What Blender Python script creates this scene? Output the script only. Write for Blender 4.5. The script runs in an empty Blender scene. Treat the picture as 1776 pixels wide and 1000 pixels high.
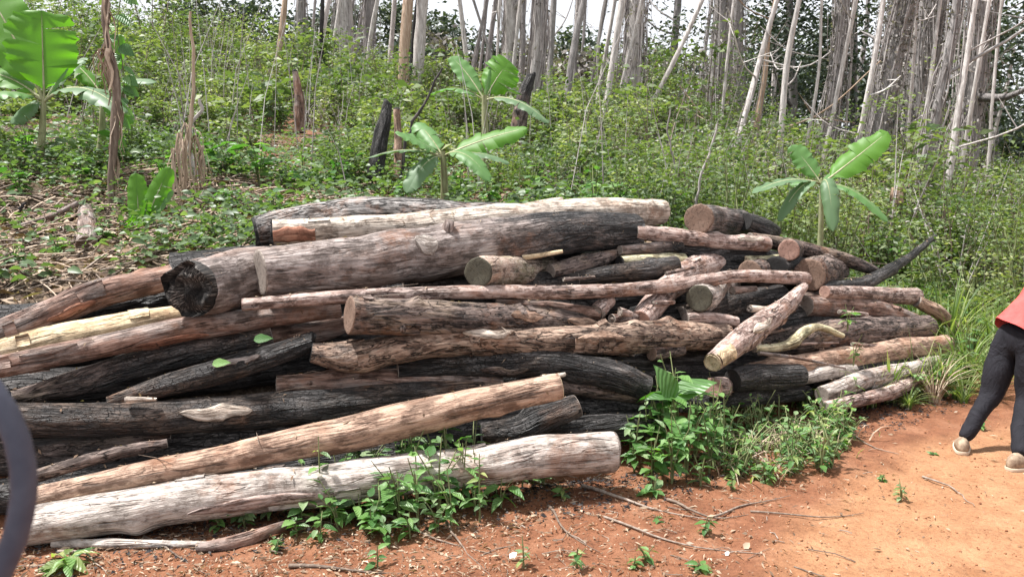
import bpy, math, random
import numpy as np
from mathutils import Vector, Matrix
random.seed(11); RNG = np.random.default_rng(11)
scene = bpy.context.scene
COL = scene.collection

# ---------------------------------------------------------------- camera
CAMZ = 1.9; PITCH = math.radians(7.5); FPX = 1367.0; CX, CY = 888.0, 500.0
cam = bpy.data.cameras.new('camera'); camo = bpy.data.objects.new('camera', cam); COL.objects.link(camo)
camo.location = (0, 0, CAMZ); camo.rotation_euler = (math.radians(90) - PITCH, 0, 0)
cam.sensor_width = 36; cam.lens = 36 * FPX / 1776; cam.clip_start = 0.05; cam.clip_end = 2000
cam.dof.use_dof = True; cam.dof.focus_distance = 5.6; cam.dof.aperture_fstop = 6.5
scene.camera = camo
# ---------------------------------------------------------------- world, sun, exposure
SUN_EL, SUN_AZ = math.radians(66), math.radians(-82)      # azimuth from +Y towards +X; negative = left, beyond the pile
w = bpy.data.worlds.new('World'); scene.world = w; w.use_nodes = True
nt = w.node_tree; bg = nt.nodes['Background']
sky = nt.nodes.new('ShaderNodeTexSky'); sky.sky_type = 'NISHITA'; sky.sun_disc = False
sky.sun_elevation = SUN_EL; sky.sun_rotation = SUN_AZ
sky.dust_density = 5.0; sky.air_density = 1.2; sky.ozone_density = 1.0
mx = nt.nodes.new('ShaderNodeMixRGB'); mx.inputs[0].default_value = 0.86
mx.inputs[2].default_value = (9.5, 9.7, 10.2, 1)          # the white veil of high cloud
nt.links.new(sky.outputs[0], mx.inputs[1]); nt.links.new(mx.outputs[0], bg.inputs[0])
bg.inputs[1].default_value = 0.064
sl = bpy.data.lights.new('sun', 'SUN'); so = bpy.data.objects.new('sun', sl); COL.objects.link(so)
sl.energy = 5.0; sl.angle = math.radians(4.5); sl.color = (1, 0.975, 0.95)
sd = Vector((math.sin(SUN_AZ) * math.cos(SUN_EL), math.cos(SUN_AZ) * math.cos(SUN_EL), math.sin(SUN_EL)))
so.rotation_euler = sd.to_track_quat('Z', 'Y').to_euler(); so.location = sd * 50
scene.view_settings.view_transform = 'Standard'; scene.view_settings.look = 'None'
scene.view_settings.gamma = 1; scene.view_settings.use_curve_mapping = False
scene.view_settings.exposure = 1.06
scene.render.engine = 'CYCLES'
scene.cycles.max_bounces = 6; scene.cycles.diffuse_bounces = 3; scene.cycles.transparent_max_bounces = 4

# ---------------------------------------------------------------- helpers: view geometry
cp, sp = math.cos(PITCH), math.sin(PITCH)
def P(px, py, Y):
    """the point of the world at forward distance Y seen at photograph position px, py"""
    a = (px - CX) / FPX; b = -(py - CY) / FPX
    dy = cp + b * sp; dz = -sp + b * cp
    return np.array([a / dy * Y, Y, CAMZ + dz / dy * Y])
def mpp(Y): return Y / FPX / math.cos(math.radians(5))   # metres per photograph pixel at distance Y
def sstep(a, b, x):
    t = np.clip((x - a) / (b - a), 0, 1); return t * t * (3 - 2 * t)
# value noise
_tab = RNG.random(65536)
def vnoise(p):
    p = np.asarray(p, float); i = np.floor(p).astype(np.int64); f = p - i; f = f * f * (3 - 2 * f)
    def h(dx, dy, dz):
        return _tab[((i[..., 0] + dx) * 73856093 ^ (i[..., 1] + dy) * 19349663 ^ (i[..., 2] + dz) * 83492791) & 65535]
    x, y, z = f[..., 0], f[..., 1], f[..., 2]
    c00 = h(0,0,0)*(1-x)+h(1,0,0)*x; c10 = h(0,1,0)*(1-x)+h(1,1,0)*x
    c01 = h(0,0,1)*(1-x)+h(1,0,1)*x; c11 = h(0,1,1)*(1-x)+h(1,1,1)*x
    return ((c00*(1-y)+c10*y)*(1-z) + (c01*(1-y)+c11*y)*z) * 2 - 1
def fbm(p, o=4):
    s = 0; a = 1; p = np.asarray(p, float)
    for k in range(o): s = s + a * vnoise(p + 17.3 * k); p = p * 2.03; a *= .5
    return s
def xyz(x, y, z=0):
    return np.stack(np.broadcast_arrays(np.asarray(x, float), np.asarray(y, float), np.asarray(z, float)), -1)
# ---------------------------------------------------------------- terrain shape
GX = [-12, -5, -2.6, .65, 2.6, 4.4, 6, 10, 20]; GY = [2.6, 3.4, 3.95, 4.8, 6.15, 7.4, 9.0, 13, 22]
def yg(x): return np.interp(x, GX, GY)                    # the foot of the bank and of the pile
def H_full(x, y):
    x = np.asarray(x, float); y = np.asarray(y, float)
    g = yg(x); bh = np.interp(x, [-8, 1.2, 3, 4.6, 6.5], [1.3, 1.3, .8, .35, .15])
    u = y - g
    bank = bh * sstep(-.1, 1, (u - .35) / 2.3)
    a = x / np.maximum(y, 3)
    sl = np.interp(a, [-.8, -.6, 0, .5, .8], [.2, .19, .135, .055, .05])
    far = sl * np.clip(u - 2.2, 0, 60) * sstep(0, 3, u - 1.6) * (1 - .3 * sstep(30, 60, y))
    n = .10 * fbm(xyz(x, y) * .8 + 3, 3) * sstep(1.6, 4, u) + .22 * fbm(xyz(x, y) * .23 + 9, 2) * sstep(3, 8, u)
    small = .012 * fbm(xyz(x, y) * 2.6, 3) + .05 * vnoise(xyz(x, y) * .35 + 40)*sstep(2.0, 5.0, np.abs(x) + 0*y)
    small = small + .006*fbm(xyz(x, y)*11, 2)
    return bank + far + n + small
_hx, _hy = np.arange(-40, 46, .05), np.arange(1.0, 62, .05)
HGRID = np.concatenate([H_full(*np.meshgrid(_hx, _hy[k:k+200])) for k in range(0, len(_hy), 200)])
def H(x, y):
    """ground height, read off a fine grid"""
    if np.ndim(x) == 0 and np.ndim(y) == 0:
        u = (float(x)+40)/.05; v = (float(y)-1)/.05; i = int(min(max(u, 0), len(_hx)-2)); j = int(min(max(v, 0), len(_hy)-2)); a = min(max(u-i, 0), 1); b = min(max(v-j, 0), 1); g = HGRID
        return (g[j, i]*(1-a)+g[j, i+1]*a)*(1-b)+(g[j+1, i]*(1-a)+g[j+1, i+1]*a)*b
    u = np.clip((np.asarray(x)+40)/.05, 0, len(_hx)-1.01); v = np.clip((np.asarray(y)-1)/.05, 0, len(_hy)-1.01); i = u.astype(int); j = v.astype(int); a = u-i; b = v-j; g = HGRID
    return (g[j, i]*(1-a)+g[j, i+1]*a)*(1-b)+(g[j+1, i]*(1-a)+g[j+1, i+1]*a)*b
def G(px, py):
    """ground point under a photograph position"""
    lo = 1.5
    Ys = np.concatenate([np.linspace(2.5, 12, 700), np.linspace(12.05, 50, 250)]); pts = np.array([P(px, py, 1.0)]) ; d = pts[0] - np.array([0, 0, CAMZ])
    X = d[0] * Ys; Z = CAMZ + d[2] * Ys; hh = H(X, Ys); k = np.where(Z <= hh)[0]
    i = k[0] if len(k) else len(Ys) - 1
    return np.array([X[i], Ys[i], float(H(X[i], Ys[i]))])
def pile_Y(px, py):
    """front surface of the log pile"""
    lo, hi = 2.0, 25.0
    for _ in range(40):
        m = .5 * (lo + hi); p = P(px, py, m)
        if m - (yg(p[0]) + max(p[2], 0) * .95 - .02) > 0: hi = m
        else: lo = m
    return .5 * (lo + hi)

# ---------------------------------------------------------------- helpers: meshes and objects
def mesh_np(name, V, F, attrs=None, smooth=True):
    """V (n,3), F list of arrays (m,k)"""
    if not isinstance(F, list): F = [F]
    me = bpy.data.meshes.new(name); V = np.ascontiguousarray(V, np.float32)
    me.vertices.add(len(V)); me.vertices.foreach_set('co', V.ravel())
    tot = np.concatenate([np.full(len(f), f.shape[1], np.int32) for f in F])
    idx = np.concatenate([np.asarray(f, np.int32).ravel() for f in F])
    me.loops.add(len(idx)); me.loops.foreach_set('vertex_index', idx)
    me.polygons.add(len(tot)); st = np.zeros(len(tot), np.int32); st[1:] = np.cumsum(tot)[:-1]
    me.polygons.foreach_set('loop_start', st); me.polygons.foreach_set('loop_total', tot)
    me.update(calc_edges=True)
    if smooth: me.polygons.foreach_set('use_smooth', np.ones(len(tot), bool))
    for k, v in (attrs or {}).items():
        v = np.ascontiguousarray(v, np.float32)
        if v.ndim == 1: me.attributes.new(k, 'FLOAT', 'POINT').data.foreach_set('value', v)
        else: me.attributes.new(k, 'FLOAT_VECTOR', 'POINT').data.foreach_set('vector', v.ravel())
    return me
def obj(name, me, mat=None, parent=None):
    o = bpy.data.objects.new(name, me); COL.objects.link(o)
    if mat is not None and me is not None and len(me.materials) == 0: me.materials.append(mat)
    if parent is not None: o.parent = parent
    return o
def tag(o, label=None, cat=None, group=None, kind=None):
    if label: o['label'] = label
    if cat: o['category'] = cat
    if group: o['group'] = group
    if kind: o['kind'] = kind
    return o
def thing(name, label, cat, loc=(0, 0, 0), group=None):
    o = bpy.data.objects.new(name, None); COL.objects.link(o); o.location = tuple(float(v) for v in loc)
    o.empty_display_size = .1
    return tag(o, label, cat, group)
def smooth_path(pts, n):
    pts = np.asarray(pts, float)
    if len(pts) == 2: pts = np.array([pts[0], (pts[0] + pts[1]) / 2, pts[1]])
    d = np.r_[0, np.cumsum(np.linalg.norm(np.diff(pts[:, :3], axis=0), axis=1))]
    t = np.linspace(0, d[-1], n); m = np.gradient(pts, d, axis=0)
    k = np.clip(np.searchsorted(d, t) - 1, 0, len(d) - 2); h = (d[k + 1] - d[k])[:, None]; s = ((t - d[k])[:, None]) / h
    return ((2*s**3-3*s**2+1)*pts[k] + (s**3-2*s**2+s)*h*m[k] + (-2*s**3+3*s**2)*pts[k+1] + (s**3-s**2)*h*m[k+1]), t
def frames(C):
    T = np.gradient(C, axis=0); T /= np.linalg.norm(T, axis=1)[:, None]
    up = np.array([0, 0, 1.]) if abs(T[0, 2]) < .9 else np.array([0, 1., 0])
    N = np.cross(T[0], up); N /= np.linalg.norm(N); Ns = [N]
    for i in range(1, len(C)):
        N = N - T[i] * (N @ T[i]); N /= np.linalg.norm(N); Ns.append(N)
    Ns = np.array(Ns); return T, Ns, np.cross(T, Ns)
def tube_arrays(C, R, na=6, base=0):
    C = np.asarray(C, float); R = np.broadcast_to(np.asarray(R, float), (len(C),)); T, N, B = frames(C)
    th = np.linspace(0, 2*np.pi, na, endpoint=False)
    V = C[:, None] + R[:, None, None] * (np.cos(th)[None, :, None]*N[:, None] + np.sin(th)[None, :, None]*B[:, None])
    n = len(C); i = np.arange(n-1)[:, None]*na; j = np.arange(na)[None]; j2 = (j+1) % na
    F = np.stack([i+j, i+j2, i+na+j2, i+na+j], -1).reshape(-1, 4) + base
    return V.reshape(-1, 3), F
class Tubes:
    def __init__(s): s.V = []; s.F = []; s.n = 0; s.r = []
    def add(s, C, R, na=4, rnd=None):
        V, F = tube_arrays(C, R, na, s.n); s.V.append(V); s.F.append(F); s.n += len(V)
        s.r.append(np.full(len(V), random.random() if rnd is None else rnd))
    def build(s, name, mat, parent=None, origin=(0, 0, 0)):
        V = np.concatenate(s.V) - np.asarray(origin); F = np.concatenate(s.F)
        return obj(name, mesh_np(name, V, F, {'rnd': np.concatenate(s.r)}), mat, parent)
# leaves in bulk
def leaf_quads(Pp, A, N, L, W, rnd, shape=0):
    """one folded diamond (shape 0) or one rounded folded leaf (shape 1) per row"""
    Pp = np.asarray(Pp, float); A = A / np.linalg.norm(A, axis=1)[:, None]
    S = np.cross(A, N); S /= np.maximum(np.linalg.norm(S, axis=1)[:, None], 1e-6); U = np.cross(S, A)
    L = np.broadcast_to(L, (len(Pp),))[:, None]; W = np.broadcast_to(W, (len(Pp),))[:, None]; n = len(Pp)
    if shape == 0:
        V = np.stack([Pp, Pp + A*L*.45 + S*W*.5 + U*W*.14, Pp + A*L - U*L*.12, Pp + A*L*.45 - S*W*.5 + U*W*.14], 1)
        F = np.arange(n*4).reshape(n, 4); k = 4
    else:
        rows = [Pp, Pp+A*L*.3+S*W*.46+U*W*.15, Pp+A*L*.66+S*W*.36+U*(W*.12-L*.03), Pp+A*L-U*L*.16,
                Pp+A*L*.66-S*W*.36+U*(W*.12-L*.03), Pp+A*L*.3-S*W*.46+U*W*.15, Pp+A*L*.3, Pp+A*L*.66-U*L*.04]
        V = np.stack(rows, 1); b = (np.arange(n)*8)[:, None, None]
        T = np.array([[0,6,1],[1,6,7],[1,7,2],[2,7,3],[0,5,6],[5,7,6],[5,4,7],[4,3,7]])
        F = (T[None] + b).reshape(-1, 3); k = 8
    return V.reshape(-1, 3), F, np.repeat(rnd, k)
def rand_dirs(n, zlo=-.5, zhi=.6):
    a = RNG.random(n)*2*np.pi; z = zlo + (zhi-zlo)*RNG.random(n); r = np.sqrt(np.maximum(1-z*z, .01))
    return np.stack([np.cos(a)*r, np.sin(a)*r, z], 1)

# ---------------------------------------------------------------- materials
class NB:
    def __init__(s, name):
        s.m = bpy.data.materials.new(name); s.m.use_nodes = True; s.t = s.m.node_tree; s.b = s.t.nodes['Principled BSDF']
        s.b.inputs['Specular IOR Level'].default_value = .3
    def n(s, k, **kw):
        x = s.t.nodes.new('ShaderNode' + k)
        for a, v in kw.items(): setattr(x, a, v)
        return x
    def l(s, a, b): s.t.links.new(a, b)
    def attr(s, name): x = s.n('Attribute'); x.attribute_name = name; return x
    def vec(s, src, sc, loc=(0,0,0)):
        x = s.n('Mapping'); s.l(src, x.inputs[0]); x.inputs['Scale'].default_value = sc; x.inputs['Location'].default_value = loc; return x.outputs[0]
    def noise(s, v, scale, det=4, rough=.6, dist=0):
        x = s.n('TexNoise'); s.l(v, x.inputs['Vector']); x.inputs['Scale'].default_value = scale; x.inputs['Detail'].default_value = det
        x.inputs['Roughness'].default_value = rough; x.inputs['Distortion'].default_value = dist; return x.outputs[0]
    def voro(s, v, scale, feat='DISTANCE_TO_EDGE'):
        x = s.n('TexVoronoi'); x.feature = feat; s.l(v, x.inputs['Vector']); x.inputs['Scale'].default_value = scale; return x.outputs['Distance']
    def ramp(s, f, stops):
        x = s.n('ValToRGB'); s.l(f, x.inputs[0]); e = x.color_ramp.elements
        while len(e) < len(stops): e.new(.5)
        for i, (p, c) in enumerate(stops):
            e[i].position = p; e[i].color = (c, c, c, 1) if not isinstance(c, (tuple, list)) else (*c, 1)
        return x.outputs[0]
    def mix(s, f, a, b, mode='MIX'):
        x = s.n('MixRGB', blend_type=mode)
        for i, v in enumerate((f, a, b)):
            if isinstance(v, (int, float)): x.inputs[i].default_value = v if i == 0 else (v, v, v, 1)
            elif isinstance(v, tuple): x.inputs[i].default_value = (*v, 1)
            else: s.l(v, x.inputs[i])
        return x.outputs[0]
    def math(s, op, a, b=0., clamp=False):
        x = s.n('Math', operation=op); x.use_clamp = clamp
        for i, v in enumerate((a, b)):
            if isinstance(v, (int, float)): x.inputs[i].default_value = v
            else: s.l(v, x.inputs[i])
        return x.outputs[0]
    def bump(s, h, dist=.01, st=1., prev=None):
        x = s.n('Bump'); x.inputs['Distance'].default_value = dist; x.inputs['Strength'].default_value = st; s.l(h, x.inputs['Height'])
        if prev is not None: s.l(prev, x.inputs['Normal'])
        return x.outputs[0]
    def out(s, col=None, rough=None, normal=None):
        if col is not None: (s.l(col, s.b.inputs['Base Color']) if not isinstance(col, tuple) else setattr(s.b.inputs['Base Color'], 'default_value', (*col, 1)))
        if rough is not None: (s.l(rough, s.b.inputs['Roughness']) if not isinstance(rough, (int, float)) else setattr(s.b.inputs['Roughness'], 'default_value', rough))
        if normal is not None: s.l(normal, s.b.inputs['Normal'])
        return s.m
def mat_log(name, dark, mid, light, patch, patch_amt=.5, crack=.5, flaky=0., speck=None):
    b = NB(name); lc = b.attr('lc').outputs['Vector']; ch = b.attr('ch').outputs['Fac']
    st = b.noise(b.vec(lc, (1, 1, .09)), 55, 5, .65)                # fibres along the log
    st2 = b.noise(b.vec(lc, (1, 1, .22)), 16, 4, .6, .4)
    big = b.noise(b.vec(lc, (1, 1, .45)), 5.5, 5, .62)
    f = b.math('ADD', b.math('MULTIPLY', st, .55), b.math('MULTIPLY', st2, .45))
    col = b.ramp(f, [(.34, dark), (.5, mid), (.64, light)])
    pm = b.ramp(big, [(.62 - patch_amt*.3, 0.), (.70 - patch_amt*.2, 1.)])
    col = b.mix(b.math('MULTIPLY', pm, .75), col, b.mix(.5, b.mix(st, (.25,.25,.25), (1.6,1.6,1.6)), patch, 'MULTIPLY') if False else b.mix(b.ramp(f, [(.35, 0.), (.62, 1.)]), tuple(c*.45 for c in patch), patch))
    def lines(sc, stretch, wd, seed):                                  # broken, wandering cracks
        v = b.noise(b.vec(lc, (1, 1, stretch), (seed, 0, 0)), sc, 3, .55, .6)
        return b.ramp(b.math('ABSOLUTE', b.math('SUBTRACT', v, .5)), [(0., 0.), (wd, 1.)])
    gate = b.ramp(b.noise(b.vec(lc, (1, 1, .4), (9, 4, 2)), 9, 3, .6), [(.44, 0.), (.58, 1.)])
    cr = b.mix(gate, 1., lines(13, .10, .018 + .022*crack, 2))
    if crack > .55: cr = b.mix(1., cr, lines(17, .22, .03*crack, 7), 'MULTIPLY')
    col = b.mix(b.math('MULTIPLY', b.math('SUBTRACT', 1., cr), min(1., crack + .25)), col, tuple(c*.2 for c in dark))
    # dirt, smoke and lichen: blotches of several sizes
    bl = b.ramp(b.noise(b.vec(lc, (1, 1, .6), (4, 8, 1)), 11, 6, .72), [(.42, (.38, .35, .33)), (.52, (1, 1, 1)), (.7, (1.25, 1.22, 1.2))])
    col = b.mix(.85, col, bl, 'MULTIPLY')
    if flaky:
        fl = b.voro(b.vec(lc, (1, 1, .6)), 26, 'F1'); fm = b.ramp(b.noise(b.vec(lc, (1, 1, .5)), 24, 3, .7), [(.5, 0.), (.56, 1.)])
        col = b.mix(b.math('MULTIPLY', fm, flaky), col, light)
    if speck:
        sp_ = b.ramp(b.noise(lc, 60, 2, .6), [(.6, 0.), (.68, 1.)]); col = b.mix(b.math('MULTIPLY', sp_, .7), col, speck)
    # red soil dust
    soil = b.ramp(b.noise(lc, 3.2, 4, .7), [(.55, 0.), (.72, .55)]); col = b.mix(soil, col, (.22, .095, .045))
    col = b.mix(1., col, (1.1, 1.08, 1.07), 'MULTIPLY')
    # charcoal
    cn = b.noise(b.vec(lc, (1, 1, .5)), 7, 5, .65)
    cf = b.ramp(b.math('ADD', ch, b.math('MULTIPLY', b.math('SUBTRACT', cn, .5), 1.3)), [(.36, 0.), (.70, 1.)])
    wv = b.n('VectorMath', operation='ADD'); b.l(b.vec(lc, (1, 1, .45), (3, 1, 0)), wv.inputs[0])
    nv = b.n('TexNoise'); b.l(lc, nv.inputs['Vector']); nv.inputs['Scale'].default_value = 18; nv.inputs['Detail'].default_value = 3
    sc_ = b.n('VectorMath', operation='SCALE'); b.l(nv.outputs['Color'], sc_.inputs[0]); sc_.inputs['Scale'].default_value = .035; b.l(sc_.outputs[0], wv.inputs[1])
    cells = b.voro(wv.outputs[0], 48)
    cgate = b.ramp(b.noise(b.vec(lc, (1, 1, .5), (1, 7, 3)), 6, 3, .6), [(.45, .35), (.6, 1.)])
    cce = b.mix(cgate, 1., b.ramp(cells, [(0., 0.), (.07, 1.)]))
    clong = lines(15, .10, .05, 5); cce = b.mix(1., cce, clong, 'MULTIPLY')
    cst = b.math('ADD', b.math('MULTIPLY', st, .5), b.math('MULTIPLY', b.noise(b.vec(lc, (1, 1, .45)), 9, 6, .75), .5))
    ccol = b.mix(b.math('MULTIPLY', b.math('SUBTRACT', 1., cce), .85), b.ramp(cst, [(.38, (.012, .011, .011)), (.48, (.034, .031, .030)), (.57, (.10, .092, .088)), (.68, (.28, .26, .25))]), (.005, .005, .005))
    col = b.mix(cf, col, ccol)
    hw = b.math('ADD', b.math('MULTIPLY', st, .5), b.math('ADD', b.math('MULTIPLY', st2, .8), b.math('MULTIPLY', cr, .7 * crack + .25)))
    hc = b.math('ADD', b.math('MULTIPLY', cce, .8), b.math('MULTIPLY', st, .7))
    n1 = b.bump(b.mix(cf, hw, hc), .032, 1.)
    rg = b.mix(cf, .78, .52)
    return b.out(col, rg, n1)
def mat_end(name, light, dark, charred=0.):
    b = NB(name); lc = b.attr('lc').outputs['Vector']
    sx = b.n('SeparateXYZ'); b.l(lc, sx.inputs[0]); x, y = sx.outputs[0], sx.outputs[1]
    nz = b.noise(lc, 9, 3, .5)
    r = b.math('SQRT', b.math('ADD', b.math('MULTIPLY', x, x), b.math('MULTIPLY', y, y)))
    r2 = b.math('ADD', r, b.math('MULTIPLY', nz, .03))
    rings = b.math('ADD', b.math('MULTIPLY', b.math('SINE', b.math('MULTIPLY', r2, 700.)), .5), .5)
    an = b.math('ARCTAN2', y, x)
    cv = b.n('CombineXYZ'); b.l(b.math('MULTIPLY', an, 3.2), cv.inputs[0]); b.l(b.math('MULTIPLY', r, 2.5), cv.inputs[1])
    rad = b.noise(cv.outputs[0], 4.2, 3, .7)
    cr = b.ramp(rad, [(.30, 0.), (.40, 1.)])
    blotch = b.noise(lc, 14, 5, .7)
    col = b.mix(rings, dark, light); col = b.mix(b.ramp(blotch, [(.4, .15), (.66, .85)]), col, dark)
    col = b.mix(cr, tuple(c*.12 for c in dark), col)
    gr = b.ramp(b.noise(lc, 26, 4, .7), [(.36, (.35, .32, .3)), (.5, (1, 1, 1))]); col = b.mix(.8, col, gr, 'MULTIPLY')
    hh = b.math('ADD', b.math('MULTIPLY', cr, 1.), b.math('ADD', b.math('MULTIPLY', rings, .12), b.math('MULTIPLY', blotch, .5)))
    return b.out(col, .8, b.bump(hh, .012, .9))
M = {}
M['grey_bark'] = mat_log('weathered_grey_bark', (.075, .062, .056), (.21, .175, .16), (.43, .385, .365), (.24, .17, .14), .45, .35)
M['crack_bark'] = mat_log('cracked_grey_bark', (.06, .055, .052), (.27, .26, .25), (.46, .44, .42), (.20, .185, .18), .4, 1.0)
M['brown_bark'] = mat_log('brown_mottled_bark', (.026, .02, .018), (.10, .075, .066), (.25, .195, .17), (.28, .215, .16), .4, .7, .35)
M['red_bark'] = mat_log('reddish_bark', (.055, .034, .027), (.18, .108, .082), (.36, .26, .215), (.29, .255, .235), .5, .4)
M['pink_bark'] = mat_log('pinkish_flaky_bark', (.095, .062, .052), (.30, .212, .18), (.50, .41, .37), (.16, .11, .095), .45, .5, .5)
M['pale_wood'] = mat_log('pale_bleached_wood', (.28, .225, .18), (.48, .415, .35), (.63, .575, .50), (.45, .34, .26), .25, .3)
M['white_wood'] = mat_log('pale_grey_wood', (.22, .195, .175), (.39, .35, .315), (.56, .515, .475), (.32, .255, .22), .4, .35, .25)
M['yellow_wood'] = mat_log('pale_yellow_wood', (.36, .26, .15), (.60, .47, .30), (.74, .63, .46), (.50, .34, .18), .3, .25)
M['tan_wood'] = mat_log('tan_peeled_wood', (.18, .112, .08), (.36, .245, .18), (.52, .39, .30), (.26, .155, .11), .35, .4)
M['rough_wood'] = mat_log('rough_tan_brown_wood', (.06, .038, .03), (.225, .15, .11), (.44, .335, .26), (.10, .068, .055), .55, .75, .35)
M['charred'] = mat_log('charred_wood', (.02, .016, .014), (.095, .068, .052), (.24, .19, .155), (.15, .10, .07), .3, .8)
M['moss_bark'] = mat_log('mossy_spotted_bark', (.07, .05, .04), (.26, .19, .15), (.44, .35, .29), (.22, .20, .12), .5, .4, .4, (.5, .48, .42))
M['lime_wood'] = mat_log('greenish_yellow_wood', (.25, .22, .12), (.46, .42, .27), (.60, .57, .42), (.35, .36, .22), .4, .3)
M['scar_red'] = mat_log('orange_red_bared_wood', (.17, .07, .042), (.30, .14, .09), (.42, .25, .17), (.24, .11, .07), .4, .4)
M['end_grey'] = mat_end('sawn_grey_end', (.36, .31, .27), (.20, .165, .14))
M['end_brown'] = mat_end('sawn_brown_end', (.30, .20, .15), (.14, .09, .065))
M['end_pale'] = mat_end('sawn_pale_end', (.62, .52, .36), (.44, .34, .22))
M['end_char'] = mat_end('charred_end', (.035, .032, .03), (.012, .011, .011))
def mat_fan():
    b = NB('burnt_fan_end'); lc = b.attr('lc').outputs['Vector']; sx = b.n('SeparateXYZ'); b.l(lc, sx.inputs[0]); x, y = sx.outputs[0], sx.outputs[1]
    an = b.math('ARCTAN2', y, x); r = b.math('SQRT', b.math('ADD', b.math('MULTIPLY', x, x), b.math('MULTIPLY', y, y))); cv = b.n('CombineXYZ'); b.l(b.math('MULTIPLY', an, 5.), cv.inputs[0]); b.l(b.math('MULTIPLY', r, 9.), cv.inputs[1])
    n = b.noise(cv.outputs[0], 3.2, 4, .75); bl = b.ramp(b.noise(lc, 5, 3, .6), [(.42, .1), (.56, 1.)])
    col = b.mix(bl, (.012, .011, .011), b.ramp(n, [(.42, (.010, .009, .009)), (.52, (.07, .062, .055)), (.62, (.50, .45, .40))]))
    return b.out(col, .75, b.bump(n, .03, 1.))
M['end_fan'] = mat_fan()
M['end_moss'] = mat_end('mossy_dark_end', (.12, .11, .075), (.045, .04, .028))
M['end_pink'] = mat_end('sawn_pinkish_end', (.42, .27, .21), (.24, .14, .11))

# ---------------------------------------------------------------- logs
def ray_fix(px, py, Y, r):
    for _ in range(40):
        p = P(px, py, Y)
        if p[2] >= float(H(p[0], p[1])) + r * .8: break
        Y -= .03
    return P(px, py, Y), Y
def noisy_tube(C, t, R, na, seed, rough=.06, knots=2, lob=.06, wave=1.):
    """log surface: centre line, radius, lumps, ridges and knots. Returns V, F, lc, angle grid"""
    n = len(C); T, N, B = frames(C); th = np.linspace(0, 2*np.pi, na, endpoint=False)
    TH, S = np.meshgrid(th, t); r0 = R.mean()
    q = np.stack([np.cos(TH)*r0, np.sin(TH)*r0, S], -1) + seed*7.13
    d = lob*vnoise(q*np.array([5, 5, 1.6])) + rough*.8*fbm(q*np.array([14, 14, 4.5]), 2) + rough*.55*fbm(q*np.array([42, 42, 7]), 2)
    d += rough*.9*np.minimum(0, np.abs(vnoise(q*np.array([20, 20, 2.2])+31))-.22)*1.6 + lob*.5*np.abs(vnoise(q*np.array([9, 9, 3.])+11))
    rs = np.random.default_rng(int(seed*1000) % 100000)
    for _ in range(knots):
        k0 = rs.uniform(0, 2*np.pi); s0 = rs.uniform(.08, .92)*t[-1]; w = rs.uniform(.03, .06); a = rs.uniform(.15, .35)
        da = (TH-k0+np.pi) % (2*np.pi)-np.pi
        d += a*np.exp(-((da*r0)**2+(S-s0)**2*.6)/w**2)
    RR = R[:, None]*(1+d)
    V = C[:, None] + RR[..., None]*(np.cos(TH)[..., None]*N[:, None]+np.sin(TH)[..., None]*B[:, None])
    lc = np.stack([np.cos(TH)*R[:, None], np.sin(TH)*R[:, None], S], -1) + np.array([seed*3.7, seed*1.3, seed*5.1])
    i = np.arange(n-1)[:, None]*na; j = np.arange(na)[None]; j2 = (j+1) % na
    F = np.stack([i+j, i+j2, i+na+j2, i+na+j], -1).reshape(-1, 4)
    return V, F, lc, T, RR
def end_cap(V0, T0, R0, sign, seed, jag=0., cone=0.):
    """disc closing a tube end: V0 = last ring (na,3)"""
    na = len(V0); c = V0.mean(0); fr = [1., .985, .93, .8, .6, .4, .2]; rings = []
    off = [0, .004, .006, .006, .004, .003, .002]
    rs = np.random.default_rng(int(seed*977) % 99991)
    for k, (f, o) in enumerate(zip(fr, off)):
        dd = (o*R0/.1 + (jag*R0*fbm((V0*8+seed*3)*f, 2) if k > 0 else 0)) + cone*R0*(1-f)
        rings.append(c + (V0-c)*f + T0*sign*(np.asarray(dd)[..., None] if np.ndim(dd) else dd))
    Vc = np.concatenate(rings + [(c+T0*sign*(.002+cone*R0))[None]])
    j = np.arange(na); j2 = (j+1) % na; F = []
    for k in range(len(fr)-1):
        q = np.stack([k*na+j, k*na+j2, (k+1)*na+j2, (k+1)*na+j], -1); F.append(q if sign > 0 else q[:, ::-1])
    k = len(fr)-1; ctr = (k+1)*na
    tr = np.stack([k*na+j, k*na+j2, np.full(na, ctr)], -1)
    if sign < 0: tr = tr[:, ::-1]
    # local disc coordinates
    u = V0[0]-c; u /= np.linalg.norm(u); v = np.cross(T0, u)
    lc = np.stack([(Vc-c)@u, (Vc-c)@v, np.full(len(Vc), 0.)], -1)
    return Vc, [np.concatenate(F), tr], lc
LOGS = []; PILE = []
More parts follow.
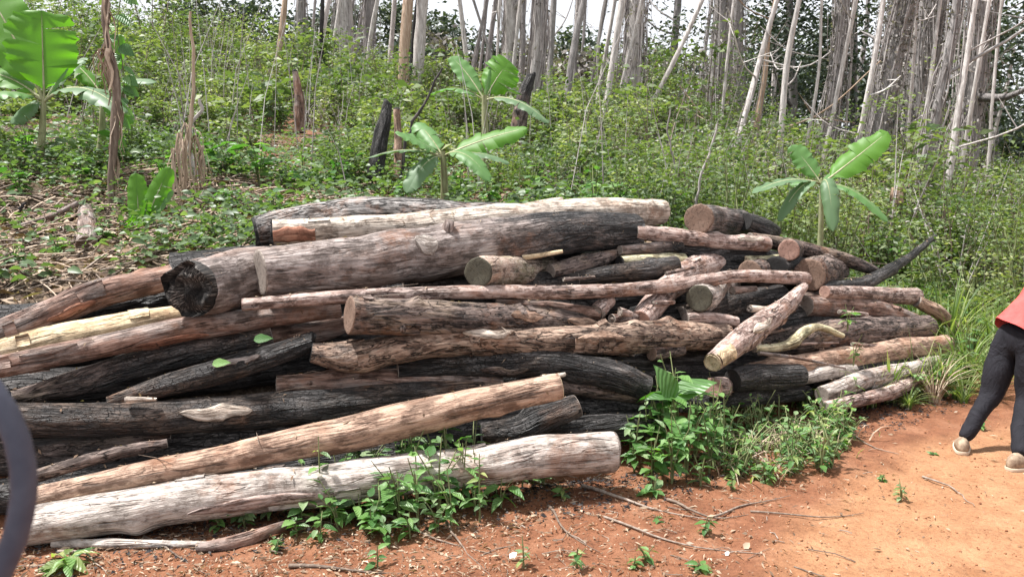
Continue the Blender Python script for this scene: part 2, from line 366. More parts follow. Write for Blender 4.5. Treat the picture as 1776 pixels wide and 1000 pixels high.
def log(label, pts, do, mat, ch=0., ends=('end_grey', 'end_grey'), name='log', cat='log', group=None, rough=.06, knots=2, lob=.06,
        flakes=0, part_ends=(True, True), jag=(0, 0), Ys=None, taper_end=None):
    seed = len(LOGS)*1.37+.5; pts3 = []
    d0, d1 = do if isinstance(do, tuple) else (do, do); m = len(pts)
    for i, (px, py, wpx) in enumerate(pts):
        f = i/(m-1)
        Y = G(px, min(py+wpx*.45, 1000))[1] if Ys == 'ground' else (Ys[0]+(Ys[1]-Ys[0])*f) if Ys else pile_Y(px, py)+d0+(d1-d0)*f
        r = wpx*.5*mpp(Y); p, Y = ray_fix(px, py, Y, r); pts3.append([*p, wpx*.5*mpp(Y)])
    pts3 = np.array(pts3)
    # even out the depth along the log so that it stays one sound stem
    if m > 2:
        s = np.r_[0, np.cumsum(np.linalg.norm(np.diff(pts3[:, :3], axis=0), axis=1))]
        lin = np.polyval(np.polyfit(s, pts3[:, 1], 2 if m > 3 else 1), s)
        for i in range(m):
            Yn = lin[i]; px, py, wpx = pts[i]; p = P(px, py, Yn); pts3[i] = [*p, wpx*.5*mpp(Yn)]
    L = np.linalg.norm(np.diff(pts3[:, :3], axis=0), axis=1).sum(); rmean = pts3[:, 3].mean()
    n = int(np.clip(L/.022, 14, 190)); na = int(np.clip(rmean/.0045, 12, 44))
    C4, t = smooth_path(pts3, n); C = C4[:, :3]; R = np.maximum(C4[:, 3], .004)
    wob = np.stack([vnoise(xyz(t*1.3, seed*5, k*9)) for k in range(3)], -1); wob += .4*np.stack([vnoise(xyz(t*4, seed*5, k*9+50)) for k in range(3)], -1)
    C = C + wob*rmean*.2*np.sin(np.pi*np.clip(t/t[-1], 0, 1))[:, None]
    V, F, lc, T, RR = noisy_tube(C, t, R, na, seed, rough, knots, lob)
    base = C[len(C)//2].copy(); base[2] -= R[len(C)//2]
    root = thing(name, label, cat, base, group)
    chv = np.interp(t/t[-1], np.linspace(0, 1, len(ch)), ch) if isinstance(ch, (list, tuple)) else np.full(n, ch)
    chs = np.repeat(chv, na)
    # the shape stands a little fatter in the middle of charred cracks
    Vb = V.reshape(-1, 3)-base; Fs = [F]; lcb = lc.reshape(-1, 3)
    me = mesh_np('bark', Vb, Fs, {'lc': lcb, 'ch': chs}); obj('bark' if 'bark' in mat or mat == 'charred' else 'stem_wood', me, M[mat], root)
    for e, (ring, T0, sg) in enumerate(((V[0], T[0], -1.), (V[-1], T[-1], 1.))):
        Vc, Fc, lcc = end_cap(ring, T0, R[0 if e == 0 else -1], sg, seed+e, jag[e], 0.)
        obj('cut_end', mesh_np('cut_end', Vc-base, Fc, {'lc': lcc}), M[ends[e]], root)
    if n > 60 and rmean > .05 and knots and name == 'log' and not group:
        rs = np.random.default_rng(int(seed*77))
        for _ in range(int(rs.integers(0, 3))):
            i0 = int(rs.uniform(.1, .9)*n); a_ = rs.uniform(0, 6.28); T_, N_, B_ = frames(C); dd = N_[i0]*math.cos(a_)+B_[i0]*math.sin(a_)+T_[i0]*rs.uniform(-.6, .6); rr = rs.uniform(.14, .26)*rmean
            tb = Tubes(); q0 = C[i0]+dd*R[i0]*.7; tb.add([q0, q0+dd*R[i0]*.35, q0+dd*R[i0]*.55, q0+dd*R[i0]*.56], [rr*1.4, rr, rr*.8, .001], 9)
            V_ = np.concatenate(tb.V)-base; obj('branch_stub', mesh_np('branch_stub', V_, np.concatenate(tb.F), {'lc': V_*1.0+seed, 'ch': np.full(len(V_), float(np.mean(chv)))}), M[mat], root)
    if flakes:
        rs = np.random.default_rng(int(seed*31)); FV = []; FF = []; FL = []; nb = 0
        for _ in range(flakes):
            i0 = rs.integers(3, n-12); ln = rs.integers(4, 10); j0 = rs.integers(0, na); wd = rs.integers(2, max(3, na//7)+1)
            ii = np.clip(np.arange(i0, i0+ln), 0, n-1); jj = np.arange(j0, j0+wd+1) % na
            pch = V[np.ix_(ii, jj)]; cen = C[ii][:, None]; nd = pch-cen; nd /= np.linalg.norm(nd, axis=2)[..., None]
            lift = .006+.02*rs.random()*np.linspace(0, 1, len(ii))[:, None]**2*rs.random()+.004*rs.random((len(ii), len(jj)))
            top = pch+nd*lift[..., None]; edge = (rs.random((len(ii), len(jj), 1))-.5)*.012; top = top+T[ii][:, None]*edge
            bot = top-nd*.006; a, c_ = top.shape[:2]; FV += [top.reshape(-1, 3), bot.reshape(-1, 3)]
            g = np.arange(a*c_).reshape(a, c_)+nb; h_ = g+a*c_
            FF.append(np.stack([g[:-1, :-1], g[1:, :-1], g[1:, 1:], g[:-1, 1:]], -1).reshape(-1, 4))
            FF.append(np.stack([h_[:-1, :-1], h_[:-1, 1:], h_[1:, 1:], h_[1:, :-1]], -1).reshape(-1, 4))
            rim = np.concatenate([g[:, 0], g[-1, 1:], g[::-1, -1][1:], g[0, ::-1][1:-1]]); rb = rim+a*c_
            FF.append(np.stack([rim, np.roll(rim, -1), np.roll(rb, -1), rb], -1))
            q = lc[np.ix_(ii, jj)].reshape(-1, 3)+3.3; FL += [q, q]; nb += 2*a*c_
        fo = obj('loose_bark', mesh_np('loose_bark', np.concatenate(FV)-base, np.concatenate(FF), {'lc': np.concatenate(FL), 'ch': np.zeros(nb)}, smooth=False),
                 M[mat], root); fo['kind'] = 'stuff'
    LOGS.append(root); PILE.append((root, C, R, T)); return root, C, R, T

def scar(entry, t0, t1, a0, a1, mat, name='split_scar', pointed=True, lift=.004, jag=.25, label=None):
    """a patch of bared or broken wood lying on a log: a0, a1 = angles up from the side that faces the track"""
    root, C, R_, T_ = entry; n = len(C); i = np.arange(int(t0*n), int(t1*n)); m = len(i); k = 7
    f = np.cross(T_[i], [0, 0, 1.]); f /= np.linalg.norm(f, axis=1)[:, None]; f *= np.where(f[:, 1:2] > 0, -1, 1); u = np.cross(f, T_[i]); u *= np.where(u[:, 2:3] < 0, -1, 1)
    s = np.linspace(0, 1, m); wd = np.sin(np.pi*s)**.6 if pointed else np.ones(m); mid = (a0+a1)/2+.15*vnoise(xyz(s*3, t0*50, 1)); hw = (a1-a0)/2*wd*(1+jag*vnoise(xyz(s*9, t0*70, 5)))
    c = np.linspace(-1, 1, k); A_ = mid[:, None]+hw[:, None]*c[None]; rr = R_[i][:, None]*(1.09+.02*vnoise(xyz(s[:, None]*30, c[None]*2, 2)))+lift*(1-c[None]**4)
    V = C[i][:, None]+rr[..., None]*(np.cos(A_)[..., None]*f[:, None]+np.sin(A_)[..., None]*u[:, None]); rim = C[i][:, None]+(rr*.93)[:, [0, -1], None]*(np.cos(A_[:, [0, -1]])[..., None]*f[:, None]+np.sin(A_[:, [0, -1]])[..., None]*u[:, None])
    V = np.concatenate([rim[:, :1], V, rim[:, 1:]], 1); kk = k+2; ii = np.arange(m-1)[:, None]*kk; j = np.arange(kk-1)[None]; b0 = np.array(root.location)
    F = np.stack([ii+j, ii+j+1, ii+kk+j+1, ii+kk+j], -1).reshape(-1, 4); lc = np.stack([np.tile(np.r_[-1, c, 1]*.06, m), np.zeros(m*kk), np.repeat(s*(t1-t0)*n*.022, kk)], 1)+t0*9
    o = obj(name, mesh_np(name, V.reshape(-1, 3)-b0, F, {'lc': lc, 'ch': np.zeros(m*kk)-.5}), M[mat], root)
    if label: o['label'] = label
# ---------------------------------------------------------------- ground
def build_ground():
    b = NB('red_soil'); g = b.n('TexCoord').outputs['Object']
    big = b.noise(b.vec(g, (1, 1, 1)), .55, 5, .6, .3); mid = b.noise(g, 3.2, 6, .65); fine = b.noise(g, 38, 5, .7); grit = b.noise(g, 130, 3, .7)
    red = b.ramp(mid, [(.3, (.13, .050, .024)), (.5, (.21, .086, .042)), (.7, (.28, .135, .075))])
    dry = b.ramp(mid, [(.3, (.26, .118, .053)), (.7, (.41, .22, .115))])
    geo = b.n('Attribute'); geo.attribute_name = 'road'
    col = b.mix(b.ramp(b.math('ADD', geo.outputs['Fac'], b.math('MULTIPLY', b.math('SUBTRACT', big, .5), 1.2)), [(.35, 0.), (.75, 1.)]), red, dry)
    fm = b.ramp(fine, [(.35, (.7, .66, .64)), (.5, (1, 1, 1)), (.68, (1.16, 1.15, 1.13))]); col = b.mix(.8, col, fm, 'MULTIPLY')
    hu = b.n('Attribute'); hu.attribute_name = 'humus'
    hm = b.ramp(b.math('ADD', hu.outputs['Fac'], b.math('MULTIPLY', b.math('SUBTRACT', b.noise(g, 1.8, 5, .7), .5), 1.5)), [(.46, 0.), (.72, 1.)])
    hcol = b.ramp(b.noise(g, 22, 5, .75), [(.3, (.03, .022, .016)), (.5, (.10, .07, .048)), (.7, (.24, .18, .13))])
    col = b.mix(hm, col, hcol)
    hgt = b.math('ADD', b.math('MULTIPLY', mid, .5), b.math('ADD', b.math('MULTIPLY', fine, .5), b.math('MULTIPLY', grit, .22)))
    mat = b.out(col, .92, b.bump(hgt, .05, .8))
    def ax(c0, lo, hi, n0, n1, far):   # dense core, stretched outside
        core = np.arange(lo, hi, n0); k = np.arange(1, n1+1)/n1
        return np.concatenate([lo-(np.expm1(k*4)/np.expm1(4)*(lo+far))[::-1], core, hi+np.expm1(k*4)/np.expm1(4)*(far-hi)])
    xs = ax(0, -6, 7, .035, 110, 220); ys = ax(0, 2.8, 12, .035, 120, 420); 
    k = np.arange(1, 31)/30; ys = np.concatenate([2.8-(k*4.8)[::-1], np.arange(2.8, 12, .035), 12+np.expm1(np.arange(1, 121)/120*4.5)/np.expm1(4.5)*400])
    X, Y = np.meshgrid(xs, ys); Z = H_full(X, Y); 
    # wheel-worn lane and clods on the track
    u = Y-yg(X); road = sstep(.35, 1.7, -u-.25+.12*X)*sstep(.2, 2.4, X+.2); hum = sstep(.15, 1.2, u)*(.62+.25*sstep(0, 1.5, X)) + .25*sstep(.5, -1.6, X+.3*Y)*sstep(-1.5, 0, u)
    near = (u < .5)
    Z = Z+np.where(near, (.010*vnoise(xyz(X*6, Y*6)) + .006*vnoise(xyz(X*17, Y*17))), 0)*(1-.5*road)
    V = np.stack([X, Y, Z], -1).reshape(-1, 3); ny, nx = X.shape; g_ = np.arange(nx*ny).reshape(ny, nx)
    F = np.stack([g_[:-1, :-1], g_[:-1, 1:], g_[1:, 1:], g_[1:, :-1]], -1).reshape(-1, 4)
    tag(obj('ground', mesh_np('ground', V, F, {'road': road.ravel(), 'humus': hum.ravel()}), mat), kind='structure')
build_ground()

# ---------------------------------------------------------------- the pile
A_, S_ = True, True
ALLLOG = {}
def build_pile():
    L = log
    # top of the pile
    ALLLOG['top_cracked'] = L('thick cracked grey-barked log lying at the back on top of the pile', [(447, 402, 52), (560, 380, 62), (700, 372, 66), (820, 374, 50), (905, 372, 34)], .55, 'crack_bark', (.4, -.4, -.5, -.5), ('end_char', 'end_grey'), jag=(.25, 0), lob=.1)
    L('long pale debarked log with a reddish left end on top of the pile', [(474, 403, 44), (650, 396, 44), (900, 380, 50), (1050, 370, 50), (1148, 368, 42)], (.35, .55), 'pale_wood', (.1, -.3, -.5, -.5), ('end_char', 'end_pale'), flakes=4, jag=(.3, .15))
    L('small pale stick poking out behind the top log', [(915, 356, 9), (975, 346, 10)], .6, 'pale_wood', -.5, name='stick', cat='stick', knots=0)
    ALLLOG['big'] = L('largest log near the top, pinkish grey at left and charcoal grey at right', [(452, 472, 80), (600, 457, 91), (700, 444, 93), (850, 424, 90), (1000, 405, 71), (1098, 402, 62)], (-.30, .42), 'grey_bark', (-.4, -.35, -.2, .25, .62, .75, .8), ('end_grey', 'end_char'), knots=1, rough=.03, lob=.05)
    L('grey log with a black fan-cracked hollow end, below the left end of the largest log', [(332, 500, 98), (400, 487, 98), (520, 474, 84), (660, 470, 60)], (-.42, .55), 'grey_bark', (.25, -.4, -.3, -.2), ('end_fan', 'end_grey'), jag=(.5, 0), knots=1)
    L('curved reddish-grey log reaching in from the left edge below the leaf litter', [(-60, 600, 50), (60, 556, 50), (180, 512, 48), (300, 480, 42)], (-.05, .1), 'red_bark', (-.1, -.2, -.3), flakes=4)
    L('dark charred log in the shade under the curved reddish-grey one on the left', [(-80, 548, 46), (60, 548, 50), (200, 530, 56), (330, 508, 40)], .35, 'charred', .9)
    L('broad pale yellow split log at the left edge', [(-80, 628, 58), (100, 592, 60), (200, 570, 54), (325, 545, 34)], (0, .15), 'yellow_wood', -.6, ('end_pale', 'end_pale'), flakes=6, lob=.12, jag=(0, .4))
    L('long bent reddish-brown pole from the left edge across the pale yellow log', [(-80, 650, 38), (150, 606, 40), (300, 574, 42), (420, 554, 38), (590, 538, 24)], (-.15, -.05), 'red_bark', (.2, -.2, -.25, -.3), flakes=3)
    L('long thin light brown pole lying across the whole middle of the pile', [(420, 528, 22), (600, 515, 24), (800, 508, 25), (1000, 506, 25), (1150, 496, 24), (1270, 478, 23), (1398, 483, 23)], (-.28, -.1), 'pink_bark', -.5, ('end_pink', 'end_pink'), rough=.03)
    L('dark smoke-stained log slanting up beneath the reddish-brown pole on the left', [(25, 690, 30), (200, 645, 52), (330, 612, 50), (470, 580, 40)], .06, 'brown_bark', (.3, .6, .7, .5))
    L('short brown log end showing between the left poles and the splintered charred log', [(450, 590, 34), (520, 578, 40), (600, 566, 38)], (.1, .3), 'red_bark', -.1, ('end_char', 'end_grey'))
    L('charred log with a splintered right tip, slanting over the long black log', [(188, 698, 22), (300, 664, 42), (430, 628, 46), (540, 592, 34)], (-.02, -.12), 'charred', (.4, .6, .75), ('end_char', 'end_char'), jag=(0, 1.1))
    ALLLOG['black'] = L('long black charred log with a pale slash mark across its side', [(-60, 724, 60), (150, 727, 62), (300, 723, 60), (500, 708, 62), (700, 690, 58), (865, 672, 30)], (-.02, .1), 'charred', (.4, .6, .45, .7, .5, .35))
    L('smooth tan peeled log with a sawn right end, leaning across the lower front', [(40, 866, 36), (250, 822, 46), (450, 786, 52), (600, 756, 62), (720, 726, 63), (850, 695, 54), (970, 669, 46)], (-.02, -.42), 'tan_wood', (.45, -.3, -.3, -.4, -.5), ('end_pale', 'end_pale'), knots=1, rough=.03)
    ALLLOG['bottom'] = L('pale grey weathered log lying on the soil along the bottom front', [(42, 914, 70), (200, 886, 76), (400, 856, 76), (600, 832, 72), (800, 812, 72), (950, 790, 74), (1062, 782, 70)], (-.05, -.25), 'white_wood', (-.4, -.3, -.35), ('end_grey', 'end_grey'), flakes=9, jag=(0, .12))
    L('short charred log with scaly grey bark beneath the sawn end of the tan log', [(835, 752, 40), (900, 742, 52), (950, 721, 50), (1000, 703, 42)], (.05, -.1), 'charred', (.6, .7, .55), ('end_char', 'end_grey'))
    ALLLOG['mid'] = L('brown mottled log with a round sawn left end in the middle of the pile', [(607, 546, 64), (750, 549, 62), (900, 554, 56), (1000, 562, 42), (1066, 574, 20)], (-.42, .25), 'brown_bark', (.3, .2, 0, -.2, -.4), ('end_brown', 'end_brown'), flakes=6)
    L('knobbly tan and brown log just below the round-ended mottled log', [(540, 612, 34), (600, 619, 56), (700, 602, 50), (850, 589, 48), (1000, 590, 50), (1130, 584, 54), (1258, 581, 40)], (-.15, -.02), 'rough_wood', (.4, .35, 0, -.2, -.3, -.3), ('end_char', 'end_pink'), flakes=14, knots=5, lob=.14, rough=.09)
    L('charred log with scaly alligator cracking curving down to the leafy shrub', [(690, 642, 28), (850, 630, 44), (980, 632, 50), (1080, 655, 54), (1120, 672, 46)], .02, 'charred', .72, rough=.08)
    L('short mossy log end facing out beneath the largest log', [(830, 472, 52), (890, 471, 50), (960, 468, 46)], (-.35, .7), 'moss_bark', (0, -.2), ('end_moss', 'end_grey'))
    L('flattened brown log behind the mossy log end', [(955, 470, 26), (1010, 458, 30), (1068, 440, 18)], (.25, .4), 'brown_bark', -.3)
    L('small yellow split piece under the largest log', [(905, 447, 10), (975, 436, 7)], .1, 'yellow_wood', -.6, name='wood_chip', cat='chip', knots=0)
    L('long pinkish pole sloping down right from the charcoal end of the largest log', [(1100, 402, 25), (1180, 409, 28), (1260, 419, 27), (1330, 424, 26)], (.25, .2), 'pink_bark', (-.1, -.3, .1), ('end_grey', 'end_pink'), knots=3)
    L('dark thin pole continuing down right beyond the round sawn end', [(1300, 415, 22), (1400, 432, 25), (1470, 452, 23), (1518, 470, 17)], (.38, .3), 'brown_bark', (.1, .3, .5))
    L('short thick log with a broad brown sawn face on top of the right side', [(1212, 380, 52), (1250, 382, 50), (1283, 386, 46)], (.1, .75), 'grey_bark', (.5, .6), ('end_brown', 'end_brown'), knots=0)
    L('black charred chunk right of the broad brown sawn face', [(1292, 384, 32), (1320, 394, 36), (1345, 402, 22)], (.35, .5), 'charred', 1., ('end_char', 'end_char'), name='charred_chunk', cat='chunk')
    L('small log with a round pinkish-brown sawn end facing the track', [(1368, 433, 36), (1378, 432, 36), (1392, 436, 34)], (-.1, .8), 'brown_bark', .1, ('end_pink', 'end_brown'), knots=0)
    L('flaky reddish log rising right behind the long thin pole', [(1108, 556, 40), (1160, 502, 46), (1215, 464, 44), (1253, 450, 34)], (-.02, .55), 'pink_bark', (.1, -.3, -.3), ('end_pink', 'end_pink'), flakes=5, lob=.1)
    L('dark-ended log wrapped in loose grey bark, below the long thin pole', [(1214, 517, 46), (1238, 508, 44), (1268, 492, 34)], (-.25, .55), 'white_wood', -.2, ('end_moss', 'end_grey'), flakes=3)
    L('pinkish flaky log leaning down left with a broken pale lower end', [(1236, 628, 34), (1290, 586, 42), (1350, 542, 36), (1394, 497, 16)], (-.35, -.1), 'pink_bark', (-.4, -.3), ('end_pale', 'end_pink'), flakes=10, jag=(.4, 0))
    L('blackened log behind the leaning pinkish log', [(1180, 550, 40), (1250, 530, 50), (1352, 514, 44)], .18, 'charred', (.3, .6, .8))
    L('stubby reddish-brown log left of the leaning pinkish log', [(1190, 552, 20), (1240, 553, 22), (1276, 558, 20)], -.05, 'pink_bark', -.3, knots=0)
    L('pale pinkish log on the upper right of the pile', [(1430, 506, 22), (1500, 510, 27), (1588, 514, 30)], (-.1, .1), 'pink_bark', -.4, ('end_pink', 'end_grey'))
    L('curved light brown limb drooping off the far right of the pile', [(1590, 522, 22), (1630, 545, 24), (1662, 574, 14)], (.05, .1), 'tan_wood', -.3, name='limb', cat='limb')
    L('forked brown log beneath the pale pinkish log on the right', [(1395, 530, 38), (1470, 534, 40), (1550, 543, 32), (1606, 561, 18)], .1, 'red_bark', (-.1, -.3, -.3), flakes=3)
    L('thick brown log in the middle of the right side', [(1310, 598, 40), (1400, 590, 52), (1500, 575, 50), (1608, 566, 40)], (.12, .1), 'brown_bark', (.1, -.2, -.2))
    L('smooth light brown log with a greyed right end, low on the right side', [(1300, 644, 30), (1400, 628, 40), (1520, 612, 40), (1640, 598, 36)], (-.05, .0), 'tan_wood', (.3, -.3, -.4), ('end_grey', 'end_grey'))
    L('short black charred log low on the right beside the leafy shrub', [(1270, 660, 38), (1320, 656, 46), (1386, 650, 40)], (-.1, -.12), 'charred', 1., ('end_char', 'end_char'))
    L('short pale log between the black stub and the bark-covered logs', [(1385, 656, 24), (1440, 645, 26), (1480, 640, 20)], -.05, 'white_wood', (-.4, .2))
    L('white-flecked log touching the soil on the lower right', [(1425, 684, 30), (1500, 660, 34), (1560, 645, 30), (1626, 624, 16)], (-.12, -.1), 'white_wood', (-.4, -.3), flakes=6)
    L('thin reddish log lying on the soil at the very front of the right side', [(1430, 706, 22), (1500, 690, 24), (1570, 668, 22), (1604, 648, 12)], (-.15, -.15), 'pink_bark', -.4, flakes=3)
    L('crooked pale branch lying over the thick brown log', [(1308, 605, 13), (1370, 596, 17), (1396, 576, 18), (1412, 568, 14), (1462, 582, 9)], -.2, 'lime_wood', -.5, name='branch', cat='branch', knots=3)
    L('thin dry stick running down right from the crooked pale branch', [(1316, 612, 7), (1380, 620, 6), (1466, 638, 4)], -.25, 'grey_bark', -.4, name='stick', cat='stick', knots=0)
    L('thin black branch sticking up to the right from the pile into the bushes', [(1425, 502, 22), (1500, 488, 24), (1555, 458, 17), (1622, 411, 9)], (.1, .25), 'charred', .9, name='branch', cat='branch')
    L('short dark pole wedged under the charcoal end of the largest log', [(1075, 434, 16), (1130, 430, 20), (1180, 426, 18)], .3, 'grey_bark', (0, .3, .9))
    L('greenish-yellow peeled log wedged under the right end of the top logs', [(1075, 456, 26), (1120, 452, 24), (1185, 450, 22)], .35, 'lime_wood', -.4, ('end_char', 'end_pale'))
    L('charred grey log right of the mossy log end', [(965, 486, 18), (1070, 474, 32), (1170, 462, 38)], (.35, .2), 'charred', .62)
    L('reddish-brown log in shade above the long black log', [(480, 668, 36), (650, 660, 46), (760, 662, 42), (870, 666, 26)], .1, 'red_bark', (.35, .1, .2))
    L('brown rod in the dark gap at the lower left', [(60, 826, 24), (160, 796, 24), (290, 768, 16)], -.02, 'brown_bark', (0, .1, .3))
    L('wide smoke-blackened log in the lower left gap', [(-60, 800, 60), (120, 790, 62), (300, 775, 56)], .2, 'brown_bark', .5)
    L('brown log half hidden right of the sawn tan end', [(960, 668, 24), (1030, 676, 28), (1120, 690, 24)], .15, 'brown_bark', (0, .3, .6))
    L('half-buried log end in the shadows above the pinkish leaning log', [(1300, 470, 40), (1330, 468, 40)], (.1, .6), 'brown_bark', .4, ('end_brown', 'end_brown'), knots=0)
    L('brown scaly log end beneath the small round sawn end', [(1404, 476, 56), (1425, 470, 54), (1450, 466, 46)], (-.02, .6), 'brown_bark', .2, ('end_brown', 'end_brown'), flakes=3)
    L('blackened block propping up the small round sawn end', [(1345, 468, 46), (1375, 462, 46)], (.2, .5), 'charred', 1., ('end_char', 'end_char'), knots=0)
    L('pale stub showing behind the right end of the long thin pole', [(1290, 455, 22), (1350, 452, 22)], .35, 'lime_wood', -.4, ('end_pale', 'end_pale'), knots=0)
    L('small reddish log butt behind the leafy shrub', [(1236, 672, 34), (1262, 668, 34), (1300, 662, 30)], (-.15, .3), 'pink_bark', -.2, ('end_pink', 'end_brown'))
    L('short wood end beneath the right tip of the knobbly log', [(1130, 612, 26), (1182, 606, 22)], -.02, 'brown_bark', -.1, ('end_brown', 'end_pink'), knots=0)
    L('thin brown sliver of a log behind the mottled round-ended log', [(860, 527, 16), (960, 532, 22), (1040, 545, 22)], .05, 'red_bark', -.2, knots=0)
    L('dark log filling the gap below the mossy log end', [(700, 498, 34), (800, 492, 36), (1000, 485, 30)], .35, 'brown_bark', (.9, .7, .6))
    L('pale barkless stick on the soil at the bottom left', [(92, 942, 15), (250, 943, 17), (375, 944, 11)], 0, 'white_wood', -.4, name='stick', cat='stick')
    L('curved strip of reddish bark on the soil under the bottom log', [(340, 950, 12), (420, 938, 26), (480, 915, 18), (560, 890, 9)], .02, 'red_bark', -.3, name='bark_strip', cat='bark', knots=0, lob=.3)
    L('broken pinkish bark scrap between the middle logs', [(1035, 540, 22), (1058, 522, 14)], .02, 'pink_bark', -.4, name='bark_scrap', cat='bark', lob=.4, jag=(.8, .8))
    L('curled orange-brown bark scrap right of the mottled log', [(1062, 552, 20), (1104, 548, 16)], -.02, 'pink_bark', -.2, name='bark_scrap', cat='bark', lob=.4, jag=(.8, .8))
    L('dark right-leaning log behind the round-ended stub on the right side', [(1380, 545, 30), (1470, 555, 34), (1560, 570, 30)], .35, 'charred', .6)
    L('brown log at the back right beneath the black branch', [(1310, 540, 30), (1400, 520, 36), (1470, 512, 30)], .3, 'brown_bark', .2)
    for k, (px, py, w_, a_, lb) in enumerate([(1085, 545, 15, 10, 'split bark piece standing in the gap right of the mottled log'), (1120, 575, 12, 16, 'pale splinter beneath the flaky reddish log'), (1005, 480, 9, 26, 'short pale splinter by the flattened brown log'), (1150, 530, 14, 18, 'brown wedge of wood beside the flaky reddish log'), (1320, 535, 12, 20, 'pale split piece on the blackened log'), (1345, 575, 8, 26, 'thin pale splinter left of the thick brown log'),
              (1480, 545, 9, 24, 'light splinter on the forked brown log'), (960, 655, 10, 20, 'reddish splinter above the sawn end of the tan log'), (1290, 500, 12, 20, 'short dark stick beneath the long thin pole end'), (1420, 600, 6, 34, 'thin twig lying over the thick brown log'), (245, 692, 10, 26, 'small whitish bark chip on the long black log'), (1180, 470, 8, 24, 'pale splinter behind the long thin pole'), (1500, 600, 8, 22, 'small stick on the smooth light brown log')]):
        L(lb, [(px-a_, py+(k % 3-1)*4, w_), (px+a_, py-(k % 2)*6, w_*.6)], -.12, ['pink_bark', 'pale_wood', 'brown_bark'][k % 3], -.4, name='wood_chip', cat='chip', knots=0, lob=.3, jag=(.7, .7))
    # filler added inside the pile: logs coloured charred-dark so the gaps read as shade
    G_ = 'dark charred filler logs added inside the pile to darken its gaps'; lb = 'dark charred filler log deep inside the pile, added to darken the gaps'
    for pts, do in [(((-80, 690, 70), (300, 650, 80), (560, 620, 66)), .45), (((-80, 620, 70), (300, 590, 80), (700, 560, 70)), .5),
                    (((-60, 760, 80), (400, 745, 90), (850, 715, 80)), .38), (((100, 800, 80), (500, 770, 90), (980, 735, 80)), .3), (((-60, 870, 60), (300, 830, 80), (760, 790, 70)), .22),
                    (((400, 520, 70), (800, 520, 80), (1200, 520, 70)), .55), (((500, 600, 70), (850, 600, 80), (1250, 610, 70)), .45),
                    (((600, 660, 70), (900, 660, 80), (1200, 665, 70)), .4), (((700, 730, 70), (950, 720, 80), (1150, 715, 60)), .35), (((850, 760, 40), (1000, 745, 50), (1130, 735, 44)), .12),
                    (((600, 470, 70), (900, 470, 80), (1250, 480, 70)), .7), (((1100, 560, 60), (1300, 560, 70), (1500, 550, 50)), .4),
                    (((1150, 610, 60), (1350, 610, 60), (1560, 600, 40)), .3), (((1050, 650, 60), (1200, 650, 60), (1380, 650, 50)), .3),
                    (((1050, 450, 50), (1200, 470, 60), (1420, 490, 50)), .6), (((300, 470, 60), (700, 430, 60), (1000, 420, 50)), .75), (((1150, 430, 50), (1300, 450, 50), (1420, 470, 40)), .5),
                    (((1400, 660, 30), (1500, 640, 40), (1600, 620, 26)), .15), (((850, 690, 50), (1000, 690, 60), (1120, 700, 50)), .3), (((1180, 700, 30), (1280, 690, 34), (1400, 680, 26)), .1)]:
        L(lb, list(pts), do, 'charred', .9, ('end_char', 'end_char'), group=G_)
build_pile()
def add_scars():
    by = {e[0]['label']: e for e in PILE}
    def e(key): return next(v for k, v in by.items() if key in k)
    scar(e('long black charred'), .36, .50, -.1, .75, 'pale_wood', label='pale slash of bared wood')
    scar(e('long pale debarked'), .005, .10, -.75, .3, 'scar_red', pointed=False, jag=.3, label='orange-red bared wood')
    scar(e('largest log'), .335, .40, .15, .85, 'white_wood', 'knot_scar', label='whitish knot scar')
    scar(e('knobbly tan'), .30, .42, .3, 1.0, 'pale_wood', 'bark_plate', lift=.012); scar(e('knobbly tan'), .55, .68, -.2, .7, 'tan_wood', 'bark_plate', lift=.008)
    scar(e('brown mottled'), .52, .66, .2, .9, 'tan_wood', 'bark_plate', lift=.004); scar(e('brown mottled'), .75, .93, .0, .8, 'tan_wood', 'bark_plate', lift=.004)
    scar(e('curved reddish-grey'), .35, .62, -.6, .1, 'scar_red'); scar(e('long bent reddish'), .42, .62, -.9, -.1, 'scar_red'); scar(e('long bent reddish'), .15, .3, .5, 1.1, 'grey_bark', 'bark_plate')
    scar(e('leaning down left'), .0, .14, -.4, 1.3, 'yellow_wood', pointed=False, jag=.3, label='pale broken wood'); scar(e('leaning down left'), .3, .5, .2, .9, 'pale_wood', 'bark_plate', lift=.01)
    scar(e('long pinkish pole sloping'), .72, .95, .2, 1.2, 'pale_wood'); scar(e('alligator'), .3, .5, -.6, 0, 'brown_bark', 'bark_plate'); scar(e('bottom front'), .25, .5, -.5, .1, 'pink_bark', 'bark_plate', lift=.003)
    scar(e('splintered right tip'), .5, .75, .3, .9, 'grey_bark', 'ash_patch', lift=.001)
add_scars()
